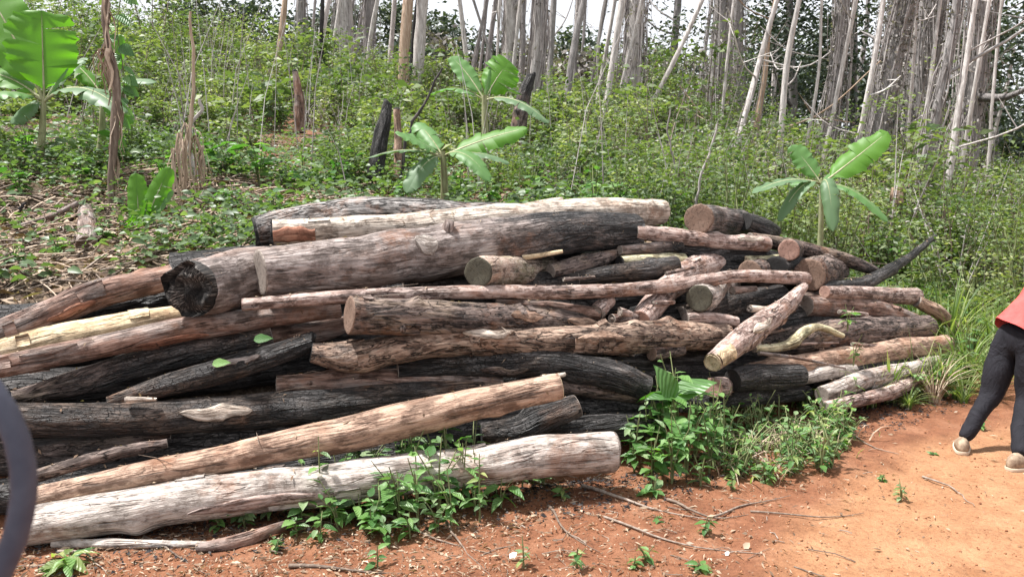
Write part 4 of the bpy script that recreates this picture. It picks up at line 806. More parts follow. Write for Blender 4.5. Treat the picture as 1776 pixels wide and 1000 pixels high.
# ---------------------------------------------------------------- litter
def build_litter():
    n = 21000; px = RNG.uniform(-250, 2000, n); Y = 5.2+9*RNG.random(n)**.9; x = (px-CX)/FPX*Y; u = Y-yg(x); k = (u > 1.5); x, Y = x[k], Y[k]; m = len(x)
    z = H(x, Y)+.01+.05*RNG.random(m)
    V, F, rn = leaf_quads(np.stack([x, Y, z], 1), rand_dirs(m, -.15, .35), rand_dirs(m, .35, 1), .04+.13*RNG.random(m)**2, .02+.045*RNG.random(m), RNG.random(m))
    tag(obj('leaf_litter', mesh_np('leaf_litter', V, F, {'rnd': rn}, False), M['litter']), kind='stuff')
    tb = Tubes()
    for k in range(1700):
        px = RNG.uniform(-200, 1500) if k % 3 else RNG.uniform(-150, 520); Y = 5.6+6.5*RNG.random(); x = (px-CX)/FPX*Y
        if Y-yg(x) < 1.7: continue
        L = RNG.uniform(.1, .75); a = RNG.normal()*.9; dx, dy = math.cos(a)*L/2, math.sin(a)*L/2; t = RNG.uniform(-.05, .12)
        p0 = np.array([x-dx, Y-dy, 0]); p1 = np.array([x+dx, Y+dy, 0]); mid = (p0+p1)/2+np.array([RNG.normal()*.05, RNG.normal()*.05, 0])
        for q in (p0, mid, p1): q[2] = float(H(q[0], q[1]))+.02
        p1[2] += abs(t); mid[2] += abs(t)*.4
        tb.add([p0, mid, p1], RNG.uniform(.003, .011), 3)
    tag(tb.build('dry_twigs', M['twig']), kind='stuff'); tb = Tubes()
    for k in range(900):
        px = RNG.uniform(-150, 620); Y = 5.6+4.2*RNG.random(); x = (px-CX)/FPX*Y
        if Y-yg(x) < 1.75: continue
        L = RNG.uniform(.12, .6); a = RNG.normal()*.7; p0 = np.array([x, Y, float(H(x, Y))+.03]); q = p0+np.array([math.cos(a)*L, math.sin(a)*L, 0]); q[2] = float(H(q[0], q[1]))+.03+max(0, RNG.normal()*.06)
        tb.add([p0, (p0+q)/2+[0, RNG.normal()*.03, .02], q], RNG.uniform(.003, .010), 3)
    tag(tb.build('dry_straw', M['straw']), kind='stuff')
    # sparse litter and chips in front of the pile
    def front_density(px, py):
        d = np.interp(px, [-50, 350, 900, 1250, 1480, 1776], [1, 1, .9, .6, .12, .05]); return d
    pts = []
    while len(pts) < 9500:
        px = RNG.uniform(-100, 1850); py = RNG.uniform(690, 1060)
        if py < np.interp(px, [0, 1060, 1430, 1650], [920, 800, 710, 670]): continue
        if RNG.random() > front_density(px, py)*(1-.4*(py > 900)*(px > 900)): continue
        pts.append(G(px, py))
    pts = np.array(pts); m = len(pts); pts[:, 2] += .006+.012*RNG.random(m)
    V, F, rn = leaf_quads(pts, rand_dirs(m, -.1, .25), rand_dirs(m, .5, 1), .008+.06*RNG.random(m)**3, .004+.014*RNG.random(m)**1.8, RNG.random(m))
    tag(obj('wood_chips', mesh_np('wood_chips', V, F, {'rnd': rn}, False), M['litter']), kind='stuff')
    # soil crumbs
    m = 5200; c = []; 
    b = NB('soil_crumb'); g = b.n('TexCoord').outputs['Object']; mat = b.out(b.ramp(b.noise(g, 9, 2, .5), [(.35, (.20, .08, .04)), (.6, (.38, .18, .09)), (.8, (.5, .40, .32))]), .95)
    t = np.array([[1,0,0],[-1,0,0],[0,1,0],[0,-1,0],[0,0,1],[0,0,-1.]]); tf = np.array([[0,2,4],[2,1,4],[1,3,4],[3,0,4],[2,0,5],[1,2,5],[3,1,5],[0,3,5]])
    VV = []; 
    for k in range(m):
        px = RNG.uniform(-50, 1850); py = RNG.uniform(700, 1050)
        Yq = RNG.uniform(3.5, 6.8); x = (px-CX)/FPX*Yq
        if Yq > yg(x)-.05: continue
        s = .002+.009*RNG.random()**4; VV.append(t*s*RNG.uniform(.6, 1.2, (6, 3))+np.array([x, Yq, float(H(x, Yq))+s*.3]))
    VV = np.array(VV); FF = (tf[None]+(np.arange(len(VV))*6)[:, None, None]).reshape(-1, 3)
    tag(obj('soil_crumbs', mesh_np('soil_crumbs', VV.reshape(-1, 3), FF, None, False), mat), kind='stuff')
    # single twigs one can pick out on the soil
    tw = [((1010, 845), (1130, 885), (1240, 905), 7, 'long thin twig on the red soil right of the bottom log'), ((950, 880), (990, 930), (1040, 960), 6, 'forked thin twig on the soil before the bottom log'), ((770, 905), (810, 960), (850, 1000), 5, 'thin brown twig by the weeds at bottom centre'),
          ((505, 985), (600, 992), (705, 996), 9, 'thick pale twig along the bottom edge'), ((640, 880), (740, 930), (860, 965), 7, 'tan twig reaching from the weeds over the soil'), ((1160, 870), (1230, 900), (1300, 895), 6, 'short crooked twig on bare soil'),
          ((1300, 890), (1400, 900), (1500, 893), 4, 'thin dark twig lying on the light track'), ((1460, 745), (1510, 775), (1560, 790), 4, 'thin twig on the soil before the trouser leg'), ((1600, 830), (1650, 850), (1690, 880), 4, 'dark twig on the track right of the small weed'),
          ((250, 935), (310, 970), (360, 1000), 6, 'bent dry twig at the bottom left'), ((100, 960), (140, 965), (190, 1000), 6, 'pale twig sprawled at the bottom left corner'), ((880, 820), (960, 845), (1040, 830), 6, 'twig along the foot of the bottom log'), 
          ((1050, 900), (1150, 940), (1330, 965), 5, 'long curved twig on the lower centre soil'), ((1240, 900), (1330, 870), (1370, 862), 5, 'twig slanting up right on the soil')]
    for a, m_, c, wpx, lb in tw:
        q = [G(*v)+[0, 0, .012] for v in (a, m_, c)]; C, _ = smooth_path(np.array(q), 12); C[:, 2] += .008*np.sin(np.linspace(0, 6, 12)); C[:, 0] += .012*vnoise(xyz(np.arange(12)*.7, a[0], 0))
        tb = Tubes(); tb.add(C, np.linspace(wpx*.5*mpp(q[0][1]), .0015, 12)*1.0, 6); o = tb.build('twig', M['twig'], None, q[0]); o.location = tuple(q[0]); tag(o, lb, 'twig')
    b = NB('pale_scrap'); lm = b.out((.72, .68, .60), .8)
    for (px, py, s, lb) in [(884, 972, .05, 'small white dry leaf scrap on the soil at bottom centre'), (1258, 965, .03, 'tiny white scrap on the track'), (1290, 953, .05, 'curled brown leaf on the track')]:
        q = G(px, py); V, F, rn = leaf_quads(np.zeros((1, 3)), np.array([[.6, .3, .5]]), np.array([[.1, -.5, .9]]), s, s*.8, np.array([.8]), 1)
        o = obj('dry_leaf', mesh_np('dry_leaf', V, F, {'rnd': rn}), lm if 'white' in lb else M['litter']); o.location = (q[0], q[1], q[2]+.006); tag(o, lb, 'leaf')
build_litter()
def front_twigs():
    tb = Tubes()
    for k in range(300):
        px = RNG.uniform(-60, 1500); py = RNG.uniform(740, 1010)
        if py < np.interp(px, [0, 1060, 1430, 1650], [925, 800, 715, 680]) or RNG.random() > np.interp(px, [0, 1100, 1500], [1, .8, .25]): continue
        p = G(px, py); L = .03+.22*RNG.random()**2; a = RNG.normal()*.8; e = np.array([math.cos(a), math.sin(a), 0])*L; m_ = p+e*.5+RNG.normal(size=3)*.012; q = p+e; q[2] = float(H(q[0], q[1]))+.006; m_[2] = float(H(m_[0], m_[1]))+.012
        tb.add([p+[0, 0, .004], m_, q], .0012+.003*RNG.random()**2, 3)
    tag(tb.build('fine_twigs', M['twig']), kind='stuff')
    n = 5200; x = RNG.uniform(-3.6, 4.4, n); y = yg(x)+.1-.55*RNG.random(n)**2.2; z = H(x, y)+.004+.018*RNG.random(n)
    V, F, rn = leaf_quads(np.stack([x, y, z], 1), rand_dirs(n, -.1, .3), rand_dirs(n, .4, 1), .01+.05*RNG.random(n)**2, .006+.016*RNG.random(n), RNG.random(n))
    tag(obj('charcoal_crumbs', mesh_np('charcoal_crumbs', V, F, {'rnd': rn}, False), M['trunk_dark']), kind='stuff')
front_twigs()
# ---------------------------------------------------------------- bananas
def ground_at(px, Y):
    x = (px-CX)/FPX*Y; return np.array([x, Y, float(H(x, Y))])
def banana_blade(base, tip, arch, width, mat, root, origin, face=0., tears=4, droop=.35, curl=0., stalk=.14):
    base = np.asarray(base, float); tip = np.asarray(tip, float); L = np.linalg.norm(tip-base); n = 34
    mid = (base+tip)/2+np.array([0, 0, arch*L]); t = np.linspace(0, 1, n)[:, None]; C = base*(1-t)**2+2*mid*t*(1-t)+tip*t*t
    T = np.gradient(C, axis=0); T /= np.linalg.norm(T, axis=1)[:, None]
    cam_d = np.array([0, 0, CAMZ])-C; cam_d /= np.linalg.norm(cam_d, axis=1)[:, None]
    U = np.array([0, 0, 1.])*(1-face)+cam_d*face; S = np.cross(T, U); S /= np.linalg.norm(S, axis=1)[:, None]; U = np.cross(S, T)
    s = np.clip((t[:, 0]-stalk)/(1-stalk), 0, 1); wd = width*.6*np.clip(1-np.abs(2*s-1)**2.5, 0, 1)**.5*(1-.15*s)*np.clip(s/.03, 0, 1)
    i0 = int(np.argmax(s > 0)); rows = np.arange(max(i0-1, 0), n); V = []; F = []; UV = []; nv = 0
    for side in (1, -1):
        cuts = sorted(set([rows[0]]+[int(v) for v in RNG.choice(rows[2:-2], tears, replace=False)]+[rows[-1]]))
        for a, b_ in zip(cuts[:-1], cuts[1:]):
            dr = droop*RNG.uniform(.5, 1.5); sk = RNG.uniform(-.10, .06)
            rr = np.arange(a, b_+1); k = 6; c = np.linspace(0, 1, k)
            wv = .035*np.sin(rr*1.1+side)[:, None]*c[None]**2
            edge = wd[rr]*(1+.05*RNG.normal(size=len(rr)))
            g = C[rr][:, None]+side*S[rr][:, None]*(edge[:, None]*np.cos(c*dr*1.2)[None]*c[None])[..., None]+U[rr][:, None]*(edge[:, None]*(.12*c-np.sin(dr*c)*c)[None]+wv*width)[..., None]+T[rr][:, None]*(edge[:, None]*c[None]*(.22+sk))[..., None]
            V.append(g.reshape(-1, 3)); UV.append(np.stack([np.repeat(s[rr], k)*L, np.tile(c, len(rr)), np.zeros(len(rr)*k)], 1))
            i = np.arange(len(rr)-1)[:, None]*k; j = np.arange(k-1)[None]; F.append(np.stack([i+j, i+j+1, i+k+j+1, i+k+j], -1).reshape(-1, 4)+nv); nv += len(rr)*k
    lf = obj('leaf', mesh_np('leaf', np.concatenate(V)-origin, np.concatenate(F), {'uv': np.concatenate(UV)}), M[mat], root)
    tb = Tubes(); tb.add(C-U*.004, np.linspace(.016, .004, n)*np.clip(L, .5, 1.3), 5); tb.build('midrib', M['stem_banana'], lf, origin)
def banana(label, base, top, Y, wpx, leaves, hgt_extra=0):
    g = ground_at(base[0], Y); z = P(*top, Y); root = thing('banana_plant', label, 'plant', g)
    C, _ = smooth_path([g-[0, 0, .1], (g+z)/2+[.02, 0, 0], z], 14); r = wpx*.5*mpp(Y)
    tb = Tubes(); tb.add(C, r*np.linspace(1.15, .5, 14), 9); tb.build('stem', M['stem_banana'], root, g)
    for (tx, ty, dY, wd, arch, mt, face) in leaves: banana_blade(z-[0, 0, r], P(tx, ty, Y+dY), arch, wd*mpp(Y), mt, root, g, face, tears=random.randint(1, 5), droop=random.uniform(.25, .5))
    return root
br, pa, gy = 'banana_bright', 'banana_pale', 'banana_grey'
def build_bananas():
    banana('banana plant with a broad round upright leaf at the upper left', (73, 265), (76, 168), 9.0, 15, [(72, 18, .1, 104, .02, br, .95), (-30, -25, .3, 90, .1, br, .7), (216, 196, -.6, 52, .3, gy, .25), (150, 100, .5, 30, .2, gy, .1), (-60, 130, .2, 60, .25, br, .4), (-40, 175, -.5, 50, .3, pa, .2), (118, 118, .1, 10, .02, pa, .3), (20, 215, -.2, 40, .3, gy, .3)])
    banana('smaller banana shoot with a long grey-green leaf crossing the brown stalk', (178, 245), (178, 160), 9.6, 14, [(268, 144, -.3, 34, .25, gy, .3), (110, 100, .2, 36, .2, br, .3), (210, 60, .2, 30, .1, br, .6), (225, 215, -.2, 40, .2, br, .5)])
    banana('tall banana plant with a round bright top leaf, farther up the slope at centre', (838, 235), (840, 165), 11.0, 17, [(884, 106, .2, 62, .10, br, .75), (782, 98, .3, 32, .12, pa, .5), (952, 214, -.5, 34, .28, gy, .15), (745, 165, .3, 30, .3, pa, .15), (850, 120, 0, 10, 0, pa, .3), (905, 165, .6, 16, .3, gy, .1)])
    banana('wide-spreading banana plant just behind the top logs at centre', (768, 345), (768, 262), 8.2, 17, [(915, 222, .0, 46, .06, br, .5), (688, 232, -.3, 42, .12, pa, .35), (722, 212, .4, 46, .1, pa, .5), (628, 278, -.2, 22, .2, gy, .1), (884, 284, -.2, 26, .2, gy, .15), (850, 315, -.4, 30, .4, pa, .4), (705, 335, -.3, 36, .35, gy, .4)])
    banana('banana plant with one long yellow-green leaf rising right, behind the right of the pile', (1420, 405), (1425, 312), 8.6, 13, [(1540, 228, .1, 50, -.02, br, .6), (1372, 252, .2, 34, .08, pa, .7), (1305, 335, -.3, 30, .2, gy, .2), (1350, 385, -.3, 26, .45, gy, .3), (1500, 352, .2, 24, .25, pa, .25), (1470, 290, .4, 20, .05, pa, .4), (1370, 318, .2, 24, .1, pa, .3), (1540, 385, -.4, 26, .3, pa, .2), (1445, 402, -.4, 30, .7, gy, .6)])
    banana('young banana shoot in front of the dry stalks on the left slope', (240, 425), (243, 400), 7.4, 9, [(235, 300, .1, 34, 0, br, .85), (295, 290, .1, 34, .05, br, .7), (222, 380, -.1, 26, .1, br, .8), (255, 345, 0, 20, 0, br, .8), (268, 450, -.3, 20, .4, pa, .5), (300, 330, .1, 18, .1, pa, .6)])
build_bananas()

# ---------------------------------------------------------------- leafy weeds with separate leaves
def ovate(name, wide, tipc, mat, fold=.25, bend=.25):
    n = 9; s = np.linspace(0, 1, n); w = wide*np.sin(np.pi*s**.72)**.9*(1-.15*s); w[0] = .015; w[-1] = 0
    V = []; 
    for c, sg in ((1, 1), (.5, 1), (0, 0), (.5, -1), (1, -1)):
        V.append(np.stack([s, sg*c*w, fold*w*c**1.0-bend*s**2+.02*np.sin(s*17)*c], 1))
    V = np.stack(V, 1).reshape(-1, 3); i = np.arange(n-1)[:, None]*5; j = np.arange(4)[None]
    me = mesh_np(name, V, np.stack([i+j, i+j+1, i+5+j+1, i+5+j], -1).reshape(-1, 4), {'rnd': np.repeat(np.linspace(.3, .6, n), 5)}); me.materials.append(M[mat]); return me
def mat_weed(name, c0, c1, c2):
    b = NB(name); g = b.n('TexCoord').outputs['Object']; oi = b.n('ObjectInfo').outputs['Random']
    v = b.n('TexWave'); v.bands_direction = 'DIAGONAL'; b.l(b.vec(g, (1, 1.0, 0)), v.inputs[0]); v.inputs['Scale'].default_value = 4; v.inputs['Distortion'].default_value = 1.5
    nz = b.noise(g, 5, 3, .6); col = b.ramp(b.math('ADD', b.math('MULTIPLY', oi, .75), b.math('MULTIPLY', nz, .25)), [(.1, c0), (.5, c1), (.95, c2)])
    b.out(col, .42, b.bump(v.outputs[1], .02, .35)); b.b.inputs['Specular IOR Level'].default_value = .45
    t = b.n('BsdfTranslucent'); b.l(b.mix(1., col, (1.5, 1.9, .6), 'MULTIPLY'), t.inputs[0]); ms = b.n('MixShader'); ms.inputs[0].default_value = .33
    b.l(b.b.outputs[0], ms.inputs[1]); b.l(t.outputs[0], ms.inputs[2]); b.l(ms.outputs[0], b.t.nodes['Material Output'].inputs[0]); return b.m
M['weed_a'] = mat_weed('weed_leaf_green', (.045, .12, .03), (.10, .21, .055), (.19, .32, .10))
M['weed_b'] = mat_weed('weed_leaf_dusty', (.10, .17, .08), (.17, .26, .12), (.28, .36, .19))
M['weed_c'] = mat_weed('weed_leaf_yellowing', (.12, .17, .05), (.22, .29, .09), (.36, .38, .16))
OV = [ovate('leaf', .30, 0, 'weed_a'), ovate('leaf', .24, 0, 'weed_a', .3, .4), ovate('leaf', .36, 0, 'weed_a', .15, .3), ovate('leaf', .27, 0, 'weed_b', .35, .15), ovate('leaf', .22, 0, 'weed_c', .3, .5)]
BIGOV = [ovate('leaf', .33, 0, 'weed_a', .2, .35), ovate('leaf', .42, 0, 'weed_a', .12, .25)]
def set_basis(o, loc, A, N, s, parent):
    A = A/np.linalg.norm(A); Y_ = np.cross(N, A); Y_ /= max(np.linalg.norm(Y_), 1e-6); Z_ = np.cross(A, Y_)
    m = Matrix(((A[0]*s, Y_[0]*s, Z_[0]*s, loc[0]), (A[1]*s, Y_[1]*s, Z_[1]*s, loc[1]), (A[2]*s, Y_[2]*s, Z_[2]*s, loc[2]), (0, 0, 0, 1)))
    o.parent = parent; o.matrix_basis = m
def weed(label, base, h, n, size, lean=(0, 0), group=None, stems=1, leaves=OV, name='weed', cat='weed', spread=.45, smat='stem_green', pairs=True):
    base = np.asarray(base, float); root = thing(name, label, cat, base, group)
    for s in range(stems):
        a = RNG.uniform(0, 6.28); l_ = np.array([lean[0]+(spread*h*math.cos(a) if stems > 1 else 0)*RNG.random(), lean[1]+(spread*h*math.sin(a) if stems > 1 else 0)*RNG.random(), h*RNG.uniform(.65, 1.) if stems > 1 else h])
        C, _ = smooth_path([[0, 0, -.02], l_*.5+[-l_[0]*.2, -l_[1]*.2, h*.05], l_], 8); tb = Tubes(); tb.add(C, np.linspace(.0045, .0018, 8)*(1+h), 4); tb.build('stem', M[smat], root)
        m = max(3, n//stems); ph = RNG.uniform(0, 6.28)
        for k in range(m):
            f = .22+.78*((k//2)*2+1)/(m+1) if pairs else RNG.uniform(.15, 1); f = min(f, 1.); i = f*7; p = C[int(i)]*(1-i % 1)+C[min(int(i)+1, 7)]*(i % 1)
            az = ph+(k//2)*1.57+(k % 2)*3.14+RNG.normal()*.3; el = RNG.uniform(-.25, .45)+.35*(f > .85)
            A = np.array([math.cos(az)*math.cos(el), math.sin(az)*math.cos(el), math.sin(el)]); N = np.array([-math.cos(az)*math.sin(el)*.8, -math.sin(az)*math.sin(el)*.8, 1.])+RNG.normal(size=3)*.25
            sz = size*RNG.uniform(.6, 1.15)*(1 if f < .8 else .75)
            o = bpy.data.objects.new('leaf', random.choice(leaves)); COL.objects.link(o); set_basis(o, p+A*sz*.12, A, N, sz, root)
    return root
def build_weeds():
    # tangle in front of the pale bottom log
    g1 = 'low green weeds along the bottom log'; l1 = 'low green broad-leaved weed in the tangle along the pale bottom log'
    W = weed
    W('tall single-stemmed weed with five round leaves standing up against the tan log', G(557, 905), .50, 8, .11, stems=1)
    W('weed with the largest rounded leaves in the middle of the tangle at bottom centre', G(660, 915), .30, 16, .115, stems=3, leaves=BIGOV)
    W('upright slim weed with small pointed leaves over the right of the bottom log', G(832, 905), .40, 16, .065, stems=1)
    W('weed with a long drooping bright leaf before the right part of the bottom log', G(868, 880), .22, 8, .12, stems=2, leaves=OV[1:2])
    W('small three-leaved seedling on the soil at bottom centre', G(655, 985), .12, 6, .075)
    W('small round-leaved weed left of the seedling, at the edge of the tangle', G(480, 955), .09, 12, .045, stems=3)
    W('sparse dusty weed with a brown centre beside the white scrap', G(908, 985), .16, 12, .05, stems=3, leaves=OV[3:])
    W('grass-like low weed with long pointed leaves at the bottom left corner', G(120, 985), .10, 16, .13, stems=4, leaves=OV[4:5]+OV[1:2], spread=.9)
    W('weed sprouting at the foot of the right end of the bottom log', G(975, 865), .12, 12, .06, stems=3)
    for px, py, h, n, s in [(500, 905, .2, 12, .06), (530, 925, .16, 12, .07), (590, 930, .2, 14, .07), (610, 895, .24, 14, .06), (640, 940, .14, 12, .07), (690, 925, .28, 16, .08), (705, 900, .33, 16, .07), (735, 920, .30, 18, .075), (765, 905, .34, 18, .075), (790, 925, .24, 14, .07), (815, 890, .3, 14, .065), (770, 880, .36, 16, .07), (845, 875, .22, 12, .06), (560, 950, .1, 10, .06), (455, 915, .14, 10, .06), (415, 915, .10, 10, .05), (895, 860, .16, 10, .055), (720, 945, .13, 10, .06), (385, 930, .07, 8, .05), (675, 950, .12, 10, .07), (745, 860, .34, 14, .06), (620, 870, .22, 12, .06), (660, 885, .3, 16, .08), (690, 880, .34, 14, .07), (725, 885, .36, 16, .08), (550, 890, .2, 12, .06), (585, 900, .24, 14, .07), (800, 870, .36, 16, .07), (830, 905, .2, 12, .07), (750, 935, .16, 12, .07), (860, 870, .2, 12, .06), (470, 900, .16, 10, .06), (430, 930, .12, 10, .06), (400, 905, .12, 10, .06), (600, 880, .26, 14, .08), (640, 870, .28, 14, .09), (680, 910, .24, 14, .09), (715, 865, .36, 14, .08), (760, 900, .26, 14, .09), (785, 895, .3, 14, .08), (820, 875, .32, 12, .08), (540, 905, .2, 12, .08), (570, 920, .16, 12, .08), (625, 925, .14, 12, .09), (950, 855, .14, 10, .06), (925, 850, .12, 10, .05), (510, 940, .1, 10, .06)]:
        W(l1, G(px+RNG.normal()*10, py-12), h*1.5, int(n*1.25), s*1.3, group=g1, stems=3 if n > 12 else 2, leaves=OV[:4])
    # the leafy shrub at the middle of the pile foot
    W('large-leaved seedling with two big bright leaves standing above the leafy shrub', G(1160, 800), .66, 7, .26, leaves=BIGOV[:1], lean=(.03, 0))
    r_ = thing('seedling', 'young plant with two big bright leaves crowning the leafy shrub patch', 'plant', P(1172, 760, 5.3)); r0 = np.array(r_.location); top_ = P(1168, 690, 5.25)-r0
    tb = Tubes(); tb.add([np.zeros(3)-[0, 0, .1], top_*.5, top_], [.008, .007, .005], 5); tb.build('stem', M['stem_green'], r_)
    for A_, N_, s_ in (([.82, -.15, .62], [-.45, -.5, .75], .30), ([-.35, -.2, .85], [.3, -.85, .3], .25), ([-.8, -.3, .3], [0, -.3, 1], .2), ([.3, -.8, .2], [0, .2, 1], .16)):
        o = bpy.data.objects.new('leaf', BIGOV[0]); COL.objects.link(o); set_basis(o, top_, np.array(A_), np.array(N_), s_, r_)
    g2 = 'leafy weeds of the shrub patch at the pile foot'; l2 = 'bright pointed-leaved weed of the dense patch at the foot of the pile'
    for px, py, h, n, s in [(1100, 820, .42, 26, .10), (1130, 838, .36, 26, .11), (1165, 838, .5, 36, .10), (1190, 825, .58, 38, .10), (1150, 800, .62, 40, .10), (1205, 800, .66, 40, .09), (1230, 822, .5, 34, .085), (1120, 795, .56, 34, .10), (1175, 780, .72, 38, .09), (1235, 790, .58, 34, .08), (1095, 790, .34, 20, .10), (1215, 845, .22, 16, .08), (1135, 860, .13, 12, .11), (1255, 800, .5, 26, .07)]:
        W(l2, G(px, py), h, n, s, group=g2, stems=4, leaves=OV[:3]+OV[3:4], spread=.3)
    # finer, drier growth to its right
    g3 = 'small dusty weeds to the right of the leafy patch'; l3 = 'small dusty pale green weed to the right of the dense leafy patch'
    for k in range(72):
        px = RNG.uniform(1240, 1480); py = RNG.uniform(725, 850)-(px-1250)*.16
        W(l3, G(px, py), RNG.uniform(.10, .36)*(1.3 if px < 1340 else 1), 22, RNG.uniform(.045, .085), group=g3, stems=4, leaves=OV[1:], spread=.7, pairs=False)
    W('round-leaved bright weed at the front of the dusty patch, lower right of the pile', G(1375, 800), .2, 22, .07, stems=5, leaves=OV[:3], spread=.7)
    W('small brownish weed standing alone on the light track', G(1562, 868), .13, 16, .05, stems=4, leaves=OV[3:], spread=.6)
    for px, py, h, s, lb in [(1000, 985, .14, .045, 'thin pale weed at bottom centre, right of the white scrap'), (1120, 975, .10, .05, 'low weed sprig near the bottom edge, left of the long curved twig'), (1222, 925, .12, .055, 'bright green sprig with few leaves on the lower soil'), (1215, 990, .06, .06, 'tiny sprig touching the bottom edge'), (1480, 810, .08, .04, 'faint low sprig where the dusty patch meets the track'), (1440, 770, .12, .045, 'low sprig at the right end of the dusty patch'),
                             (1530, 835, .07, .04, 'flattened sprig left of the lone brownish weed'), (1140, 905, .05, .04, 'tiny sprout on the soil below the dense leafy patch'), (1100, 985, .07, .05, 'dark-leaved sprig on the lower centre soil'), (1270, 850, .12, .045, 'straggly weed trailing forward from the leafy patch'), (1350, 745, .3, .05, 'upright dusty weed before the black charred stub'), (1620, 790, .03, .05, 'flat sprig on the track by the raised shoe'), (1585, 640, .2, .06, 'weed at the right end of the pale bark log'), (1470, 560, .22, .08, 'dark green sprig growing among the right-hand logs'), (1480, 620, .26, .06, 'bluish-green sprig between the two lowest right logs'), (1700, 745, .16, .06, 'weed between the two trouser legs')]:
        q = G(px, py) if px not in (1470, 1480) else P(px, py+10, 6.5); W(lb, q, h, 14, s, stems=3, leaves=OV[2:] if 'dusty' in lb or 'faint' in lb else OV)
    # leaves showing among the left logs
    for (px, py, Y, s, lb) in [(440, 590, 4.75, .11, 'single green leaf on the short brown log among the left poles'), (368, 632, 4.6, .10, 'single green leaf lying on the smoke-stained log')]:
        o = bpy.data.objects.new('fallen_leaf', OV[2]); COL.objects.link(o); set_basis(o, P(px, py, Y-.1), np.array([.9, .2, .25]), np.array([-.2, -.7, .8]), s, None); tag(o, lb, 'leaf')
    # larger herbs of the slope
    for px, Y, h, n, s, st, lb in [(455, 9.2, .75, 22, .26, 5, 'tall clump of heart-shaped leaves right of the dry stalks'), (530, 9.6, .55, 14, .22, 4, 'lower clump of broad heart-shaped leaves beside the taller one'), (405, 9.5, .6, 16, .24, 4, 'broad-leaved clump at the right foot of the dry stalks'),
                                   (150, 8.4, .5, 22, .15, 5, 'leafy herb beneath the round-leaved banana plant'), (40, 8.0, .4, 24, .13, 6, 'leafy herb at the left edge of the slope'), (100, 6.6, .22, 26, .10, 7, 'low leafy clump behind the curved reddish-grey log'), (20, 6.2, .22, 24, .10, 7, 'low leafy clump at the left edge behind the logs'), (175, 7.0, .25, 18, .12, 5, 'leafy sprig at the foot of the brown stalk'),
                                   (1030, 8.6, .75, 50, .12, 7, 'bright yellow-green bush behind the right of the top logs'), (975, 8.0, .3, 20, .14, 5, 'low bright herb touching the top log at centre right'), (905, 8.0, .3, 20, .13, 5, 'low green herb behind the top log near the wide banana plant'), (620, 8.4, .32, 24, .12, 5, 'low herb behind the cracked top log'), (480, 8.0, .35, 22, .13, 5, 'herb just behind the left end of the top logs'),
                                   (1120, 8.4, .45, 30, .09, 6, 'loose herb left of the broad brown sawn face'), (1185, 8.0, .35, 24, .08, 5, 'pale herb directly behind the broad brown sawn face'), (1300, 8.2, .35, 24, .09, 5, 'small herb above the black charred chunk'), (1590, 9.2, .6, 30, .10, 6, 'green bush between the banana plant and the fallen black log'), (1180, 10.5, .8, 34, .14, 6, 'leafy bush before the white trunks'),
                                   (640, 11.0, .9, 44, .09, 7, 'yellowish bush at the upper centre left'), (1240, 11.5, .9, 40, .12, 6, 'broad green bush beneath the grey vine column'), (1560, 11.5, 1.0, 40, .14, 6, 'bright green bush right of the long yellow-green leaf'), (345, 10.6, .7, 30, .13, 5, 'leafy bush behind the dry hanging leaves'),
                                   (290, 8.6, .45, 30, .14, 6, 'leafy herb between the two dry stalks on the left slope'), (60, 9.5, .6, 30, .16, 6, 'broad-leaved bush at the foot of the leftmost banana plant'), (400, 8.2, .3, 24, .13, 6, 'low leafy herb above the fan of dry strips'), (215, 9.4, .55, 28, .15, 6, 'green bush behind the tall brown dead stalk'), (560, 8.0, .3, 24, .12, 6, 'low bright herb above the left half of the cracked top log'),
                                   (700, 8.6, .4, 26, .13, 5, 'leafy herb at the left foot of the wide banana plant'), (850, 8.6, .4, 26, .13, 5, 'leafy herb at the right foot of the wide banana plant'), (1500, 8.4, .5, 34, .09, 7, 'pale bushy weed above the black branch'), (1560, 8.0, .45, 34, .08, 7, 'bushy weed left of the tall bright grass tuft'), (1640, 8.8, .7, 40, .09, 7, 'taller bushy weed behind the tall bright grass tuft'),
                                   (1700, 8.2, .6, 40, .10, 7, 'dark bushy weed just left of the red shirt'), (1745, 9.4, .8, 40, .10, 7, 'leafy bush directly behind the red shirt'), (1450, 7.9, .3, 24, .08, 6, 'low weed behind the pale pinkish right-hand log'), (1380, 8.3, .35, 24, .12, 5, 'leafy herb at the left foot of the right banana plant'), (1425, 8.3, .62, 44, .14, 8, 'broad-leaved herb hugging the stem of the right banana plant'), (1330, 8.8, .6, 34, .14, 6, 'leafy bush left of the right banana plant'), (800, 9.2, .6, 34, .14, 6, 'leafy bush between the two centre banana plants'), (925, 9.4, .6, 34, .13, 6, 'leafy bush right of the wide banana plant'), (590, 9.4, .6, 34, .15, 6, 'leafy bush left of the black burnt stump'), (1075, 9.4, .7, 34, .13, 6, 'green bush right of the bright yellow-green one'), (1630, 7.3, .35, 26, .09, 6, 'bushy weed at the drooping end of the far right limb'), (1650, 6.9, .45, 40, .07, 8, 'loose leafy weed between the log ends and the trouser leg'), (1700, 7.2, .7, 50, .07, 8, 'tall loose weed directly left of the red shirt hem'), (1600, 6.8, .4, 34, .06, 7, 'thin leafy weed overlapping the right log ends')]:
        W(lb, ground_at(px, Y), h, n, s, stems=st, leaves=BIGOV+OV[:2] if s > .12 else OV[:4], name='herb', cat='plant', spread=.5)
    # heart leaves climbing the brown stalk
    root = thing('climbing_vine', 'climber with bright leaves up the right side of the tall brown stalk', 'vine', ground_at(205, 8.6))
    C, _ = smooth_path([P(200, 240, 8.6), P(215, 130, 8.55), P(204, 60, 8.6), P(212, -30, 8.6)], 16); o0 = np.array(root.location)
